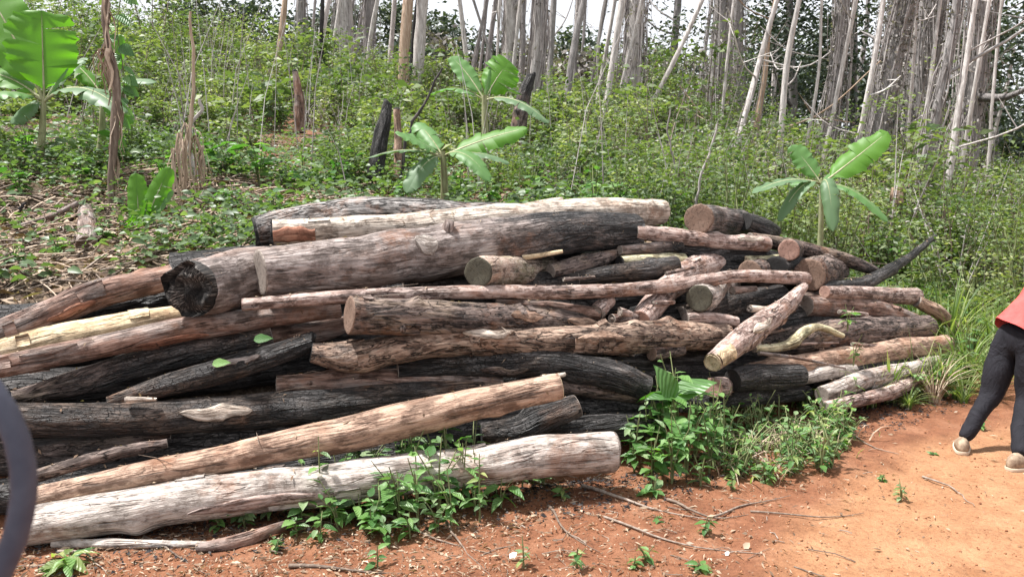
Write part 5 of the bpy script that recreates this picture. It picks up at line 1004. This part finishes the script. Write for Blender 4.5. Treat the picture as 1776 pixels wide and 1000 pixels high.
    tb = Tubes(); tb.add(C, .006, 4); tb.build('stem', M['stem_green'], root, o0)
    for k in range(30):
        p = C[RNG.integers(0, 16)]-o0; az = RNG.uniform(-1.2, 1.2) if k % 3 else RNG.uniform(2, 4); A = np.array([math.cos(az), math.sin(az)*.6, -.5]); s = RNG.uniform(.12, .2)
        o = bpy.data.objects.new('leaf', random.choice(BIGOV)); COL.objects.link(o); set_basis(o, p, A, np.array([.2, -.8, .6])+RNG.normal(size=3)*.2, s, root)
build_weeds()

# ---------------------------------------------------------------- dead stalks, stumps and fallen wood on the slope
def ribbons(root, o0, pts, n, L, wd, spread, mat='straw', name='dry_leaf_shreds'):
    V = []; F = []; nv = 0; rn = []
    for k in range(n):
        p = pts[RNG.integers(0, len(pts))]; l = L*RNG.uniform(.4, 1.2); a = RNG.uniform(0, 6.28); m = 6; t = np.linspace(0, 1, m)
        out = spread*RNG.uniform(.2, 1); C = p+np.stack([np.cos(a)*out*np.sqrt(t)+.02*np.sin(t*7+k), np.sin(a)*out*np.sqrt(t)+.02*np.cos(t*6+k), .12*np.sin(t*3.)*out*3-l*t], 1)
        s = np.array([math.cos(a+1.3), math.sin(a+1.3), 0])*wd*RNG.uniform(.3, 1.3); w_ = np.linspace(1, .35, m)[:, None]
        V.append(np.stack([C-s*w_, C+np.array([0, 0, .004]), C+s*w_], 1).reshape(-1, 3)); i = np.arange(m-1)[:, None]*3; j = np.arange(2)[None]; F.append(np.stack([i+j, i+j+1, i+3+j+1, i+3+j], -1).reshape(-1, 4)+nv); nv += 3*m; rn.append(np.full(3*m, RNG.random()))
    o = obj(name, mesh_np(name, np.concatenate(V)-o0, np.concatenate(F), {'rnd': np.concatenate(rn)}), M[mat], root); o['kind'] = 'stuff'
def dead_stalk(label, pts, Y, wpx, shreds, mat='twig', L=.5, spread=.2, wd=.02):
    q = [P(px, py, Y) for px, py in pts]; g = q[0]; g[2] = min(g[2], float(H(g[0], Y)))-.03; root = thing('dead_stalk', label, 'stalk', g)
    C, _ = smooth_path(np.array(q), 30); C[:, 0] += .02*vnoise(xyz(np.arange(30)*.5, wpx, 3)); tb = Tubes(); tb.add(C, wpx*.5*mpp(Y)*np.linspace(1.1, .6, 30)*(1+.2*vnoise(xyz(np.arange(30)*.6, 4, wpx))), 8); tb.build('stem', M[mat], root, g)
    if shreds: ribbons(root, g, C[6:], shreds, L, wd, spread)
    return root
def build_dead():
    D = dead_stalk
    D('tall brown dead stalk rising from the logs past the top of the frame at left', [(196, 470), (193, 350), (196, 240), (198, 120), (185, 60), (188, -40)], 8.0, 15, 34, 'twig', .7, .10, .02)
    D('pale withered plantain stalk with long dry leaves hanging to the ground, on the left slope', [(322, 372), (322, 250), (334, 180), (338, 110), (330, 20)], 8.4, 8, 0, 'straw', 1.0, .15)
    r = thing('dry_leaves', 'bundle of long dry leaves hanging down to the litter from the pale withered stalk', 'leaves', P(325, 200, 8.35)); o0 = np.array(r.location)
    ribbons(r, o0, [P(325+d, 200+abs(d)*2.2, 8.35+d*.01) for d in (-26, -14, -6, 0, 8, 16, 24)], 44, .95, .013, .16)
    r = thing('dry_leaves', 'torn pale leaves hanging beside the tall brown stalk near the top left', 'leaves', P(185, 80, 8.0)); o0 = np.array(r.location)
    ribbons(r, o0, [P(180+d, 85, 7.95) for d in (-8, 0, 8)], 16, .42, .018, .16)
    r = thing('dry_frond', 'fan of dry palm-like leaf strips lying on the slope above the left logs', 'frond', P(370, 372, 7.6)); o0 = np.array(r.location)
    ribbons(r, o0, [P(372, 365, 7.55)], 34, .27, .008, .22)
    D('bare crooked white stem left of the big bright bush on the left slope', [(345, 330), (335, 210), (350, 190), (348, 172)], 8.9, 9, 0, 'trunk_pale')
    D('dark slanting dead pole behind the wide banana plant', [(690, 280), (715, 215), (745, 160), (765, 118)], 9.6, 6, 0, 'trunk_dark')
    D('thin pale twiggy stem standing behind the right part of the pile', [(1175, 315), (1165, 260), (1158, 220), (1160, 190)], 10, 4, 0, 'vine')
    D('thin forked grey stem beside the pale twiggy stem', [(1205, 330), (1222, 285), (1240, 240), (1245, 215)], 9.6, 5, 6, 'vine', .3, .2, .01)
    D('short pointed dark stick jutting from the soil on the left', [(22, 385), (30, 372), (45, 352)], 7.6, 8, 0, 'trunk_dark')
    L = log
    L('black burnt stump leaning beside a tan one, left of the wide banana plant', [(650, 310, 30), (660, 240, 26), (672, 182, 17)], 0, 'charred', 1., ('end_char', 'end_char'), name='burnt_stump', cat='stump', Ys=(9.6, 9.7), jag=(0, .8))
    L('tan weathered stump just right of the black burnt one', [(690, 312, 14), (690, 240, 13), (688, 190, 11)], 0, 'tan_wood', .0, ('end_char', 'end_char'), name='stump', cat='stump', Ys=(9.9, 10), jag=(0, .8))
    L('short burnt stump with a black tip before the stringy-barked tree', [(896, 240, 28), (908, 170, 24), (921, 132, 16)], 0, 'brown_bark', (.1, .5, 1.), ('end_char', 'end_char'), name='burnt_stump', cat='stump', Ys=(13, 13.1), jag=(0, .8))
    L('brown broken stump amid green bushes at the upper left centre', [(520, 230, 18), (518, 165, 16), (512, 125, 9)], 0, 'red_bark', .1, ('end_char', 'end_char'), name='stump', cat='stump', Ys=(13, 13.1), jag=(0, .9))
    L('small grey stump with a jagged top left of the brown stalk', [(150, 425, 34), (150, 395, 32), (148, 364, 24)], 0, 'grey_bark', .1, ('end_brown', 'end_char'), name='stump', cat='stump', Ys=(8.0, 8.0), jag=(0, .8))
    L('small orange-brown stump below the long fallen black log', [(1556, 352, 22), (1556, 338, 20), (1556, 326, 19)], 0, 'tan_wood', 0, ('end_brown', 'end_brown'), name='stump', cat='stump', Ys=(13, 13))
    L('black fallen log in the bushes behind the centre right of the pile', [(1085, 268, 18), (1140, 285, 28), (1185, 300, 20)], 0, 'charred', 1., ('end_char', 'end_char'), Ys='ground')
    L('long fallen black log with a greyish top among bushes at the right', [(1575, 340, 16), (1625, 362, 24), (1680, 385, 24), (1740, 392, 16)], 0, 'charred', (.2, .8, 1.), ('end_char', 'end_char'), Ys='ground')
    L('second fallen dark log lying beneath the long one at the right', [(1600, 385, 14), (1660, 395, 18), (1725, 408, 14)], 0, 'charred', .9, ('end_char', 'end_char'), Ys='ground')
    L('white fallen log half hidden in green at the upper left', [(430, 128, 16), (470, 138, 17), (505, 146, 13)], 0, 'pale_wood', -.3, Ys='ground', jag=(.5, .5))
    L('dark fallen log behind the tall banana plant at centre', [(850, 172, 13), (880, 174, 15), (905, 176, 12)], 0, 'charred', .9, ('end_char', 'end_char'), Ys='ground')
    L('grey fallen branch lying across the left slope litter', [(0, 402, 6), (80, 378, 9), (135, 352, 8)], 0, 'grey_bark', -.3, name='branch', cat='branch', Ys=(7.3, 7.6), knots=0)
    L('brown dry stem lying left over the litter near the grey stump', [(0, 430, 6), (90, 395, 8), (160, 360, 7)], 0, 'red_bark', -.3, name='branch', cat='branch', Ys=(7.0, 7.8), knots=0)
    L('dry straw-coloured stem on the slope, pointing at the left end of the top logs', [(275, 382, 6), (340, 384, 6), (420, 412, 5)], 0, 'tan_wood', -.4, name='branch', cat='branch', Ys=(7.7, 7.3), knots=0)
    L('dark burnt branch on the soil patch behind the wide banana plant', [(880, 268, 10), (930, 262, 13), (975, 272, 9)], 0, 'charred', .8, name='branch', cat='branch', Ys='ground', knots=1)
build_dead()

# ---------------------------------------------------------------- grass
def grass_clump(label, base, n, h, w_, spread=.35, group=None, name='grass_clump', mat='grass', bend=.6):
    base = np.asarray(base, float); m = 7; t = np.linspace(0, 1, m); a = RNG.random(n)*6.28; l = h*RNG.uniform(.5, 1.1, n); bd = bend*RNG.uniform(.2, 1.3, n)
    r = spread*h*.3*RNG.random(n); ox, oy = np.cos(a)*r, np.sin(a)*r; w0 = w_*RNG.uniform(.5, 1.2, n)
    hx = (l*bd)[:, None]*t[None]**1.8; z = l[:, None]*(t-.5*bd[:, None]*t**3)
    C = np.stack([ox[:, None]+np.cos(a)[:, None]*hx, oy[:, None]+np.sin(a)[:, None]*hx, z], -1); S = np.stack([-np.sin(a), np.cos(a), 0*a], 1)[:, None]*(w0[:, None]*np.clip((1-t)*2.2, 0.03, 1)[None]*.5)[..., None]
    V = np.stack([C-S, C+np.array([0, 0, -.15*w_]), C+S], 2).reshape(-1, 3); i = np.arange(m-1)[:, None]*3; j = np.arange(2)[None]; f = np.stack([i+j, i+j+1, i+3+j+1, i+3+j], -1).reshape(-1, 4)
    F = (f[None]+(np.arange(n)*m*3)[:, None, None]).reshape(-1, 4)
    o = obj(name, mesh_np(name, V, F, {'rnd': np.repeat(RNG.random(n), m*3)}), M[mat]); o.location = tuple(base); return tag(o, label, 'grass', group)
def build_grass():
    GC = grass_clump
    GC('tall bright grass tuft arching right above the right end of the pile', ground_at(1655, 8.0), 60, 1.15, .022, bend=.45)
    GC('pale broad grass blades sagging over the far right limb', ground_at(1690, 7.4), 70, .8, .02, bend=.9)
    GC('yellow-green grass shoots in front of the light brown log on the right', ground_at(1560, 6.75), 22, .6, .016, bend=.5)
    GC('dry pale grass spilling onto the soil left of the trouser leg', ground_at(1655, 7.0), 90, .55, .014, bend=1.)
    GC('green grass at the tip of the white-flecked log', ground_at(1615, 7.1), 60, .4, .013, bend=.9)
    GC('low grass hugging the front right corner of the pile', ground_at(1595, 6.6), 70, .24, .010, bend=1.)
    GC('bright long-bladed grass at the right edge above the red shirt', ground_at(1775, 7.8), 40, 1.1, .04, bend=.5)
    GC('broad-bladed grass standing between the fallen black log and the red shirt', ground_at(1690, 9.0), 30, 1.0, .035, bend=.6)
    GC('thin grass standing behind the black branch at the right', ground_at(1600, 8.6), 50, .8, .016, bend=.6)
    GC('grass behind the two trouser legs', ground_at(1740, 6.9), 90, .6, .014, bend=.8)
    GC('wispy pale grass hanging in front of the thick brown log ends on the right', ground_at(1610, 6.95), 40, .75, .010, bend=.9, mat='grass')
    GC('thin green grass sprouting between the lowest right logs', ground_at(1530, 6.55), 26, .5, .010, bend=.7)
    GC('fine dry grass before the smooth light brown log end', ground_at(1640, 6.75), 60, .6, .008, bend=1., mat='straw')
    g_ = 'grass tufts at the right end of the pile'; lb = 'loose grass tuft in the growth around the right end of the pile'
    for k in range(40):
        px = RNG.uniform(1500, 1900); Y = RNG.uniform(7.9, 11.5); GC(lb, ground_at(px, Y), 34, RNG.uniform(.35, .8), .014, bend=.8, group=g_)
    for k in range(10):
        px = RNG.uniform(1640, 1900); Y = RNG.uniform(6.7, 7.9); GC(lb, ground_at(px, Y), 40, RNG.uniform(.25, .5), .012, bend=.9, group=g_)
    # dry wiry grass among the dusty weeds and short grass on the bank: too much to count
    def mass(name, n, fn, mat):
        m = 4; t = np.linspace(0, 1, m); B = np.array([fn() for _ in range(n)]); h = B[:, 3]; a = RNG.random(n)*6.28; bd = RNG.uniform(.2, 1.4, n)
        C = B[:, None, :3]+np.stack([np.cos(a)[:, None]*(h*bd)[:, None]*t**1.6, np.sin(a)[:, None]*(h*bd)[:, None]*t**1.6, h[:, None]*(t-.4*bd[:, None]*t**3)], -1)
        S = np.stack([-np.sin(a), np.cos(a), 0*a], 1)[:, None]*(.003+.004*RNG.random(n))[:, None, None]*np.clip((1-t)*2, .05, 1)[None, :, None]
        V = np.stack([C-S, C+S], 2).reshape(-1, 3); i = np.arange(m-1)*2; f = np.stack([i, i+1, i+3, i+2], -1); F = (f[None]+(np.arange(n)*m*2)[:, None, None]).reshape(-1, 4)
        tag(obj(name, mesh_np(name, V, F, {'rnd': np.repeat(RNG.random(n), m*2)}), M[mat]), kind='stuff')
    def f1():
        px = RNG.uniform(1235, 1500); py = RNG.uniform(725, 850)-(px-1250)*.14; Y = RNG.uniform(4.9, 6.3); x = (px-CX)/FPX*Y
        y = yg(x)-RNG.uniform(.0, .75)*RNG.random(); return (x, y, float(H(x, y)), RNG.uniform(.04, .22))
    mass('wiry_grass', 520, f1, 'straw')
    mass('short_grass', 260, f1, 'grass')
    def f2():
        Y = RNG.uniform(6.6, 13); x = Y*RNG.uniform(.3, .85); return (x, Y, float(H(x, Y)), RNG.uniform(.1, .4) if Y > yg(x)+.2 else 0.001)
    mass('bank_grass', 9000, f2, 'grass')
build_grass()

# ---------------------------------------------------------------- the person at the right edge
def skin_mesh(name, V, E, R, mat, parent, sub=2, root_i=0):
    me = bpy.data.meshes.new(name); me.from_pydata([tuple(v) for v in V], E, []); o = bpy.data.objects.new(name, me); COL.objects.link(o)
    sk = o.modifiers.new('skin', 'SKIN'); sk.use_smooth_shade = True
    for i, r in enumerate(R):
        rx, ry = r if isinstance(r, tuple) else (r, r); me.skin_vertices[0].data[i].radius = (rx, ry)
    me.skin_vertices[0].data[root_i].use_root = True
    s = o.modifiers.new('sub', 'SUBSURF'); s.levels = sub; s.render_levels = sub
    if name in ('trousers', 'shirt'):
        tx = bpy.data.textures.new('cloth_folds', 'CLOUDS'); tx.noise_scale = .11; dm = o.modifiers.new('folds', 'DISPLACE'); dm.texture = tx; dm.strength = .028; dm.mid_level = .5
    me.materials.append(mat); o.parent = parent; return o
def build_person():
    b = NB('black_trousers'); g = b.n('TexCoord').outputs['Object']; n1 = b.noise(b.vec(g, (1, 1, .6)), 7, 5, .6, 1.2); cloth = b.out(b.ramp(n1, [(.3, (.006, .006, .009)), (.7, (.014, .013, .018))]), .85, b.bump(n1, .035, .8))
    b = NB('red_shirt'); g = b.n('TexCoord').outputs['Object']; n1 = b.noise(g, 9, 4, .6); shirt = b.out(b.ramp(n1, [(.3, (.52, .06, .055)), (.7, (.64, .10, .09))]), .8, b.bump(n1, .02, .6))
    b = NB('brown_skin'); g = b.n('TexCoord').outputs['Object']; n1 = b.noise(g, 20, 3, .6); skin = b.out(b.ramp(n1, [(.3, (.10, .05, .03)), (.7, (.15, .08, .05))]), .5)
    b = NB('beige_shoe'); g = b.n('TexCoord').outputs['Object']; n1 = b.noise(g, 30, 4, .6); shoe = b.out(b.ramp(n1, [(.3, (.16, .105, .07)), (.7, (.40, .31, .22))]), .7, b.bump(n1, .005, .5))
    b = NB('shoe_sole'); sole = b.out((.50, .40, .30), .8); b = NB('black_hair'); hair = b.out((.012, .010, .009), .8)
    YB = 5.55; lf = G(1668, 784); rf = G(1762, 815); base = (lf+rf)/2; root = thing('person', 'person in a red shirt and black trousers bending over at the right edge', 'person', base); o0 = base
    def q(px, py, Y): return P(px, py, Y)-o0
    la = lf+[.0, 0, .10]-o0; ra = rf+[.015, 0, .10]-o0; pel = q(1768, 578, YB); hl = q(1752, 596, YB+.06); hr = q(1789, 598, YB-.08); kl = q(1717, 690, YB+.02); kr = q(1782, 700, YB-.12)
    tl = (hl+kl)/2+[-.01, 0, 0]; cl = kl*.62+la*.38+[-.012, 0, 0]; tr = (hr+kr)/2; cr = kr*.62+ra*.38+[-.012, 0, 0]
    wa = q(1790, 540, YB); ch = q(1838, 495, YB+.04); sh = q(1872, 470, YB+.05); nk = q(1893, 462, YB+.04); hd = q(1915, 462, YB+.03)
    sl_ = q(1872, 470, YB+.21); sr = q(1872, 478, YB-.13); el_ = q(1885, 545, YB+.24); er = q(1888, 555, YB-.15); wl = q(1900, 605, YB+.18); wr = q(1905, 618, YB-.1)
    # body: one continuous skinned figure
    V = [pel, hl, kl, cl, la, hr, kr, cr, ra, wa, ch, sh, nk, sl_, el_, wl, sr, er, wr]
    E = [(0,1),(1,2),(2,3),(3,4),(0,5),(5,6),(6,7),(7,8),(0,9),(9,10),(10,11),(11,12),(11,13),(13,14),(14,15),(11,16),(16,17),(17,18)]
    R = [.10, .085, .052, .05, .032, .085, .052, .05, .032, .10, .12, .09, .05, .05, .038, .025, .05, .038, .025]
    body = skin_mesh('body', V, E, R, skin, root)
    # trousers
    V = [wa*.35+pel*.65, pel, hl, tl, kl, cl, la+[.0, 0, -.01], hr, tr, kr, cr, ra+[.0, 0, -.01]]
    E = [(0,1),(1,2),(2,3),(3,4),(4,5),(5,6),(1,7),(7,8),(8,9),(9,10),(10,11)]
    R = [.12, (.15, .145), .122, .108, .076, .064, .052, .12, .108, .08, .072, .06]
    skin_mesh('trousers', V, E, R, cloth, root, root_i=1)
    hem = q(1766, 578, YB); C_, _ = smooth_path(np.array([hem, hem*.6+ch*.4+[0, 0, .01], ch+[.01, 0, .01], sh+[0, 0, -.01], nk]), 26); R_s = np.interp(np.linspace(0, 1, 26), [0, .1, .5, .75, .9, 1], [.172, .160, .150, .145, .10, .062])
    V_, F_ = tube_arrays(C_, R_s, 40); V_ = V_+.012*np.stack([vnoise(V_*np.array([9, 9, 9])+k*5) for k in range(3)], -1)+.006*np.stack([vnoise(V_*22+k*5) for k in range(3)], -1)
    obj('shirt', mesh_np('shirt', V_, F_), shirt, root)
    for s0, e0 in ((sl_, el_), (sr, er)):
        V_, F_ = tube_arrays(smooth_path(np.array([sh*.6+s0*.4, s0, s0*.4+e0*.6]), 10)[0], np.linspace(.085, .068, 10), 18); V_ = V_+.006*np.stack([vnoise(V_*14+k*5) for k in range(3)], -1); obj('sleeve', mesh_np('sleeve', V_, F_), shirt, root)
    # head with face and hair
    import bmesh
    def head():
        n, m = 24, 16; th = np.linspace(0, 2*np.pi, n, endpoint=False); ph = np.linspace(.02, np.pi-.02, m); PH, TH = np.meshgrid(ph, th, indexing='ij')
        x = np.sin(PH)*np.cos(TH); y = np.sin(PH)*np.sin(TH); z = np.cos(PH); rx = .092-.014*(z < -.3); r = np.stack([x*.098, y*.077, z*.118], -1); r[..., 0] += np.where(z < 0, .012*(-z), 0)
        fr = np.exp(-((TH+np.pi) % (2*np.pi)-np.pi)**2*16)
        r[..., 0] += .024*fr*np.exp(-((z+.12)/.13)**2) - .008*np.exp(-((z-.08)/.1)**2)*np.exp(-(np.abs((TH+np.pi) % (2*np.pi)-np.pi)-.4)**2*30) + .006*fr*np.exp(-((z+.42)/.06)**2)
        i = np.arange(m-1)[:, None]*n; j = np.arange(n)[None]; j2 = (j+1) % n; F = np.stack([i+j, i+n+j, i+n+j2, i+j2], -1).reshape(-1, 4); return r.reshape(-1, 3), F, z
    Vh, Fh, zz = head(); dirx = Matrix.Rotation(math.radians(55), 3, 'Y'); Rm = np.array(dirx)
    ho = obj('head', mesh_np('head', Vh@Rm.T+hd, Fh), skin, root)
    Vs = Vh*1.06; keep = (Vh[:, 2] > .015) | (Vh[:, 0] < -.02); Fk = Fh[keep[Fh].all(1)]; obj('hair', mesh_np('hair', Vs@Rm.T+hd, Fk), hair, root)
    for sg in (1, -1):
        e = np.array([.086, .03*sg, .012])@Rm.T+hd; V_, F_ = tube_arrays([e+[0, 0, .008], e, e-[0, 0, .008]], [.003, .009, .003], 8); obj('eye', mesh_np('eye', V_, F_), hair, root)
        e = np.array([0, .078*sg, -.005])@Rm.T+hd; V_, F_ = tube_arrays([e+[0, 0, .03], e+[0, .012*sg, 0], e-[0, 0, .03]], [.006, .014, .006], 8); obj('ear', mesh_np('ear', V_, F_), skin, root)
    # hands reaching down
    for nm, w_, e_ in (('hand', wl, el_), ('hand', wr, er)):
        d = (w_-e_)/np.linalg.norm(w_-e_); sd_ = np.array([0, 1., 0]); fw = np.cross(sd_, d); pm = w_+d*.05
        V = [w_, pm, w_+d*.085]; E = [(0,1),(1,2)]; R = [.022, (.03, .016), (.034, .014)]
        for k, (off, ln) in enumerate(((-.027, .058), (-.009, .07), (.009, .075), (.027, .066))):
            i = len(V); b0 = w_+d*.09+sd_*off; V += [b0, b0+d*ln*.5+fw*.006, b0+d*ln+fw*.026]; E += [(2, i), (i, i+1), (i+1, i+2)]; R += [.0095, .0085, .007]
        i = len(V); V += [w_+d*.03+sd_*.028, w_+d*.065+sd_*.05+fw*.01]; E += [(0, i), (i, i+1)]; R += [.012, .008]
        skin_mesh(nm, V, E, R, skin, root, 1)
    # shoes, pointing away to the right
    for f0, yaw in ((lf, math.radians(62)), (rf, math.radians(22))):
        s = np.linspace(0, 1, 14); w_ = .037+.014*np.sin(np.pi*np.clip(s*1.1-.1, 0, 1))**.8-.02*np.clip(s-.85, 0, 1)*5; hh = np.interp(s, [0, .1, .3, .5, .75, 1], [.055, .095, .10, .07, .05, .022]); w_[0] *= .6; w_[-1] *= .45
        th = np.linspace(0, 2*np.pi, 16, endpoint=False); V = []
        for k in range(14):
            c, s_ = np.cos(th), np.sin(th); V.append(np.stack([np.full(16, (s[k]-.28)*.27), w_[k]*np.sign(c)*np.abs(c)**.8, .02+hh[k]*(np.clip(s_, 0, 1)**.8)], 1))
        V.append(np.tile(V[-1].mean(0)[None], (16, 1))); V.insert(0, np.tile(V[0].mean(0)[None], (16, 1))); V = np.concatenate(V)
        i = np.arange(15)[:, None]*16; j = np.arange(16)[None]; j2 = (j+1) % 16; F = np.stack([i+j, i+j2, i+16+j2, i+16+j], -1).reshape(-1, 4)
        Rz = np.array(Matrix.Rotation(yaw, 3, 'Z')); up = obj('shoe', mesh_np('shoe', V@Rz.T+(f0-o0), F), shoe, root)
        V2 = []
        for zz_, k_ in ((-.004, .97), (.006, 1.06), (.022, 1.06), (.026, .98)):
            V2.append(np.concatenate([np.stack([(s-.28)*.27*1.02, w_*k_*1.06, np.full(14, zz_)], 1), np.stack([(s-.28)*.27*1.02, -w_*k_*1.06, np.full(14, zz_)], 1)[::-1]]))
        m = 28; V2 = np.concatenate(V2); i = np.arange(3)[:, None]*m; j = np.arange(m)[None]; j2 = (j+1) % m; F = [np.stack([i+j, i+j2, i+m+j2, i+m+j], -1).reshape(-1, 4), np.arange(m)[None, ::-1], (np.arange(m)+3*m)[None]]
        obj('sole', mesh_np('sole', V2@Rz.T+(f0-o0), F, smooth=False), sole, up)
    # a small yellow mark on the trousers' back pocket
build_person()

# ---------------------------------------------------------------- dark padded bar close to the camera, left edge
def build_bar():
    b = NB('dark_blue_grey_rubber'); g = b.n('TexCoord').outputs['Object']; n1 = b.noise(g, 60, 3, .6); m = b.out(b.ramp(n1, [(.3, (.045, .047, .068)), (.7, (.062, .065, .088))]), .55, b.bump(n1, .002, .3))
    Y = .62; pts = [(-330, 560), (-160, 590), (-40, 650), (22, 740), (42, 830), (30, 920), (-8, 1010), (-60, 1120), (-110, 1300)]
    q = [P(x, y, Y) for x, y in pts]; q += [np.array([q[-1][0]-.02, Y, .4]), np.array([q[-1][0]-.02, Y, -.05])]
    C, _ = smooth_path(np.array(q), 90); base = C[-1].copy(); root = thing('curved_bar', 'dark blue-grey padded bar curving along the left edge, close and out of focus', 'bar', base)
    tb = Tubes(); tb.add(C, 22*Y/FPX, 20); tb.build('padded_tube', m, root, base)
    tb = Tubes(); tb.add([C[-14]+[0, 0, 0.02], C[-14]-[0, 0, .02]], .016, 14); tb.build('clamp', m, root, base)
build_bar()

scraps_on_logs()
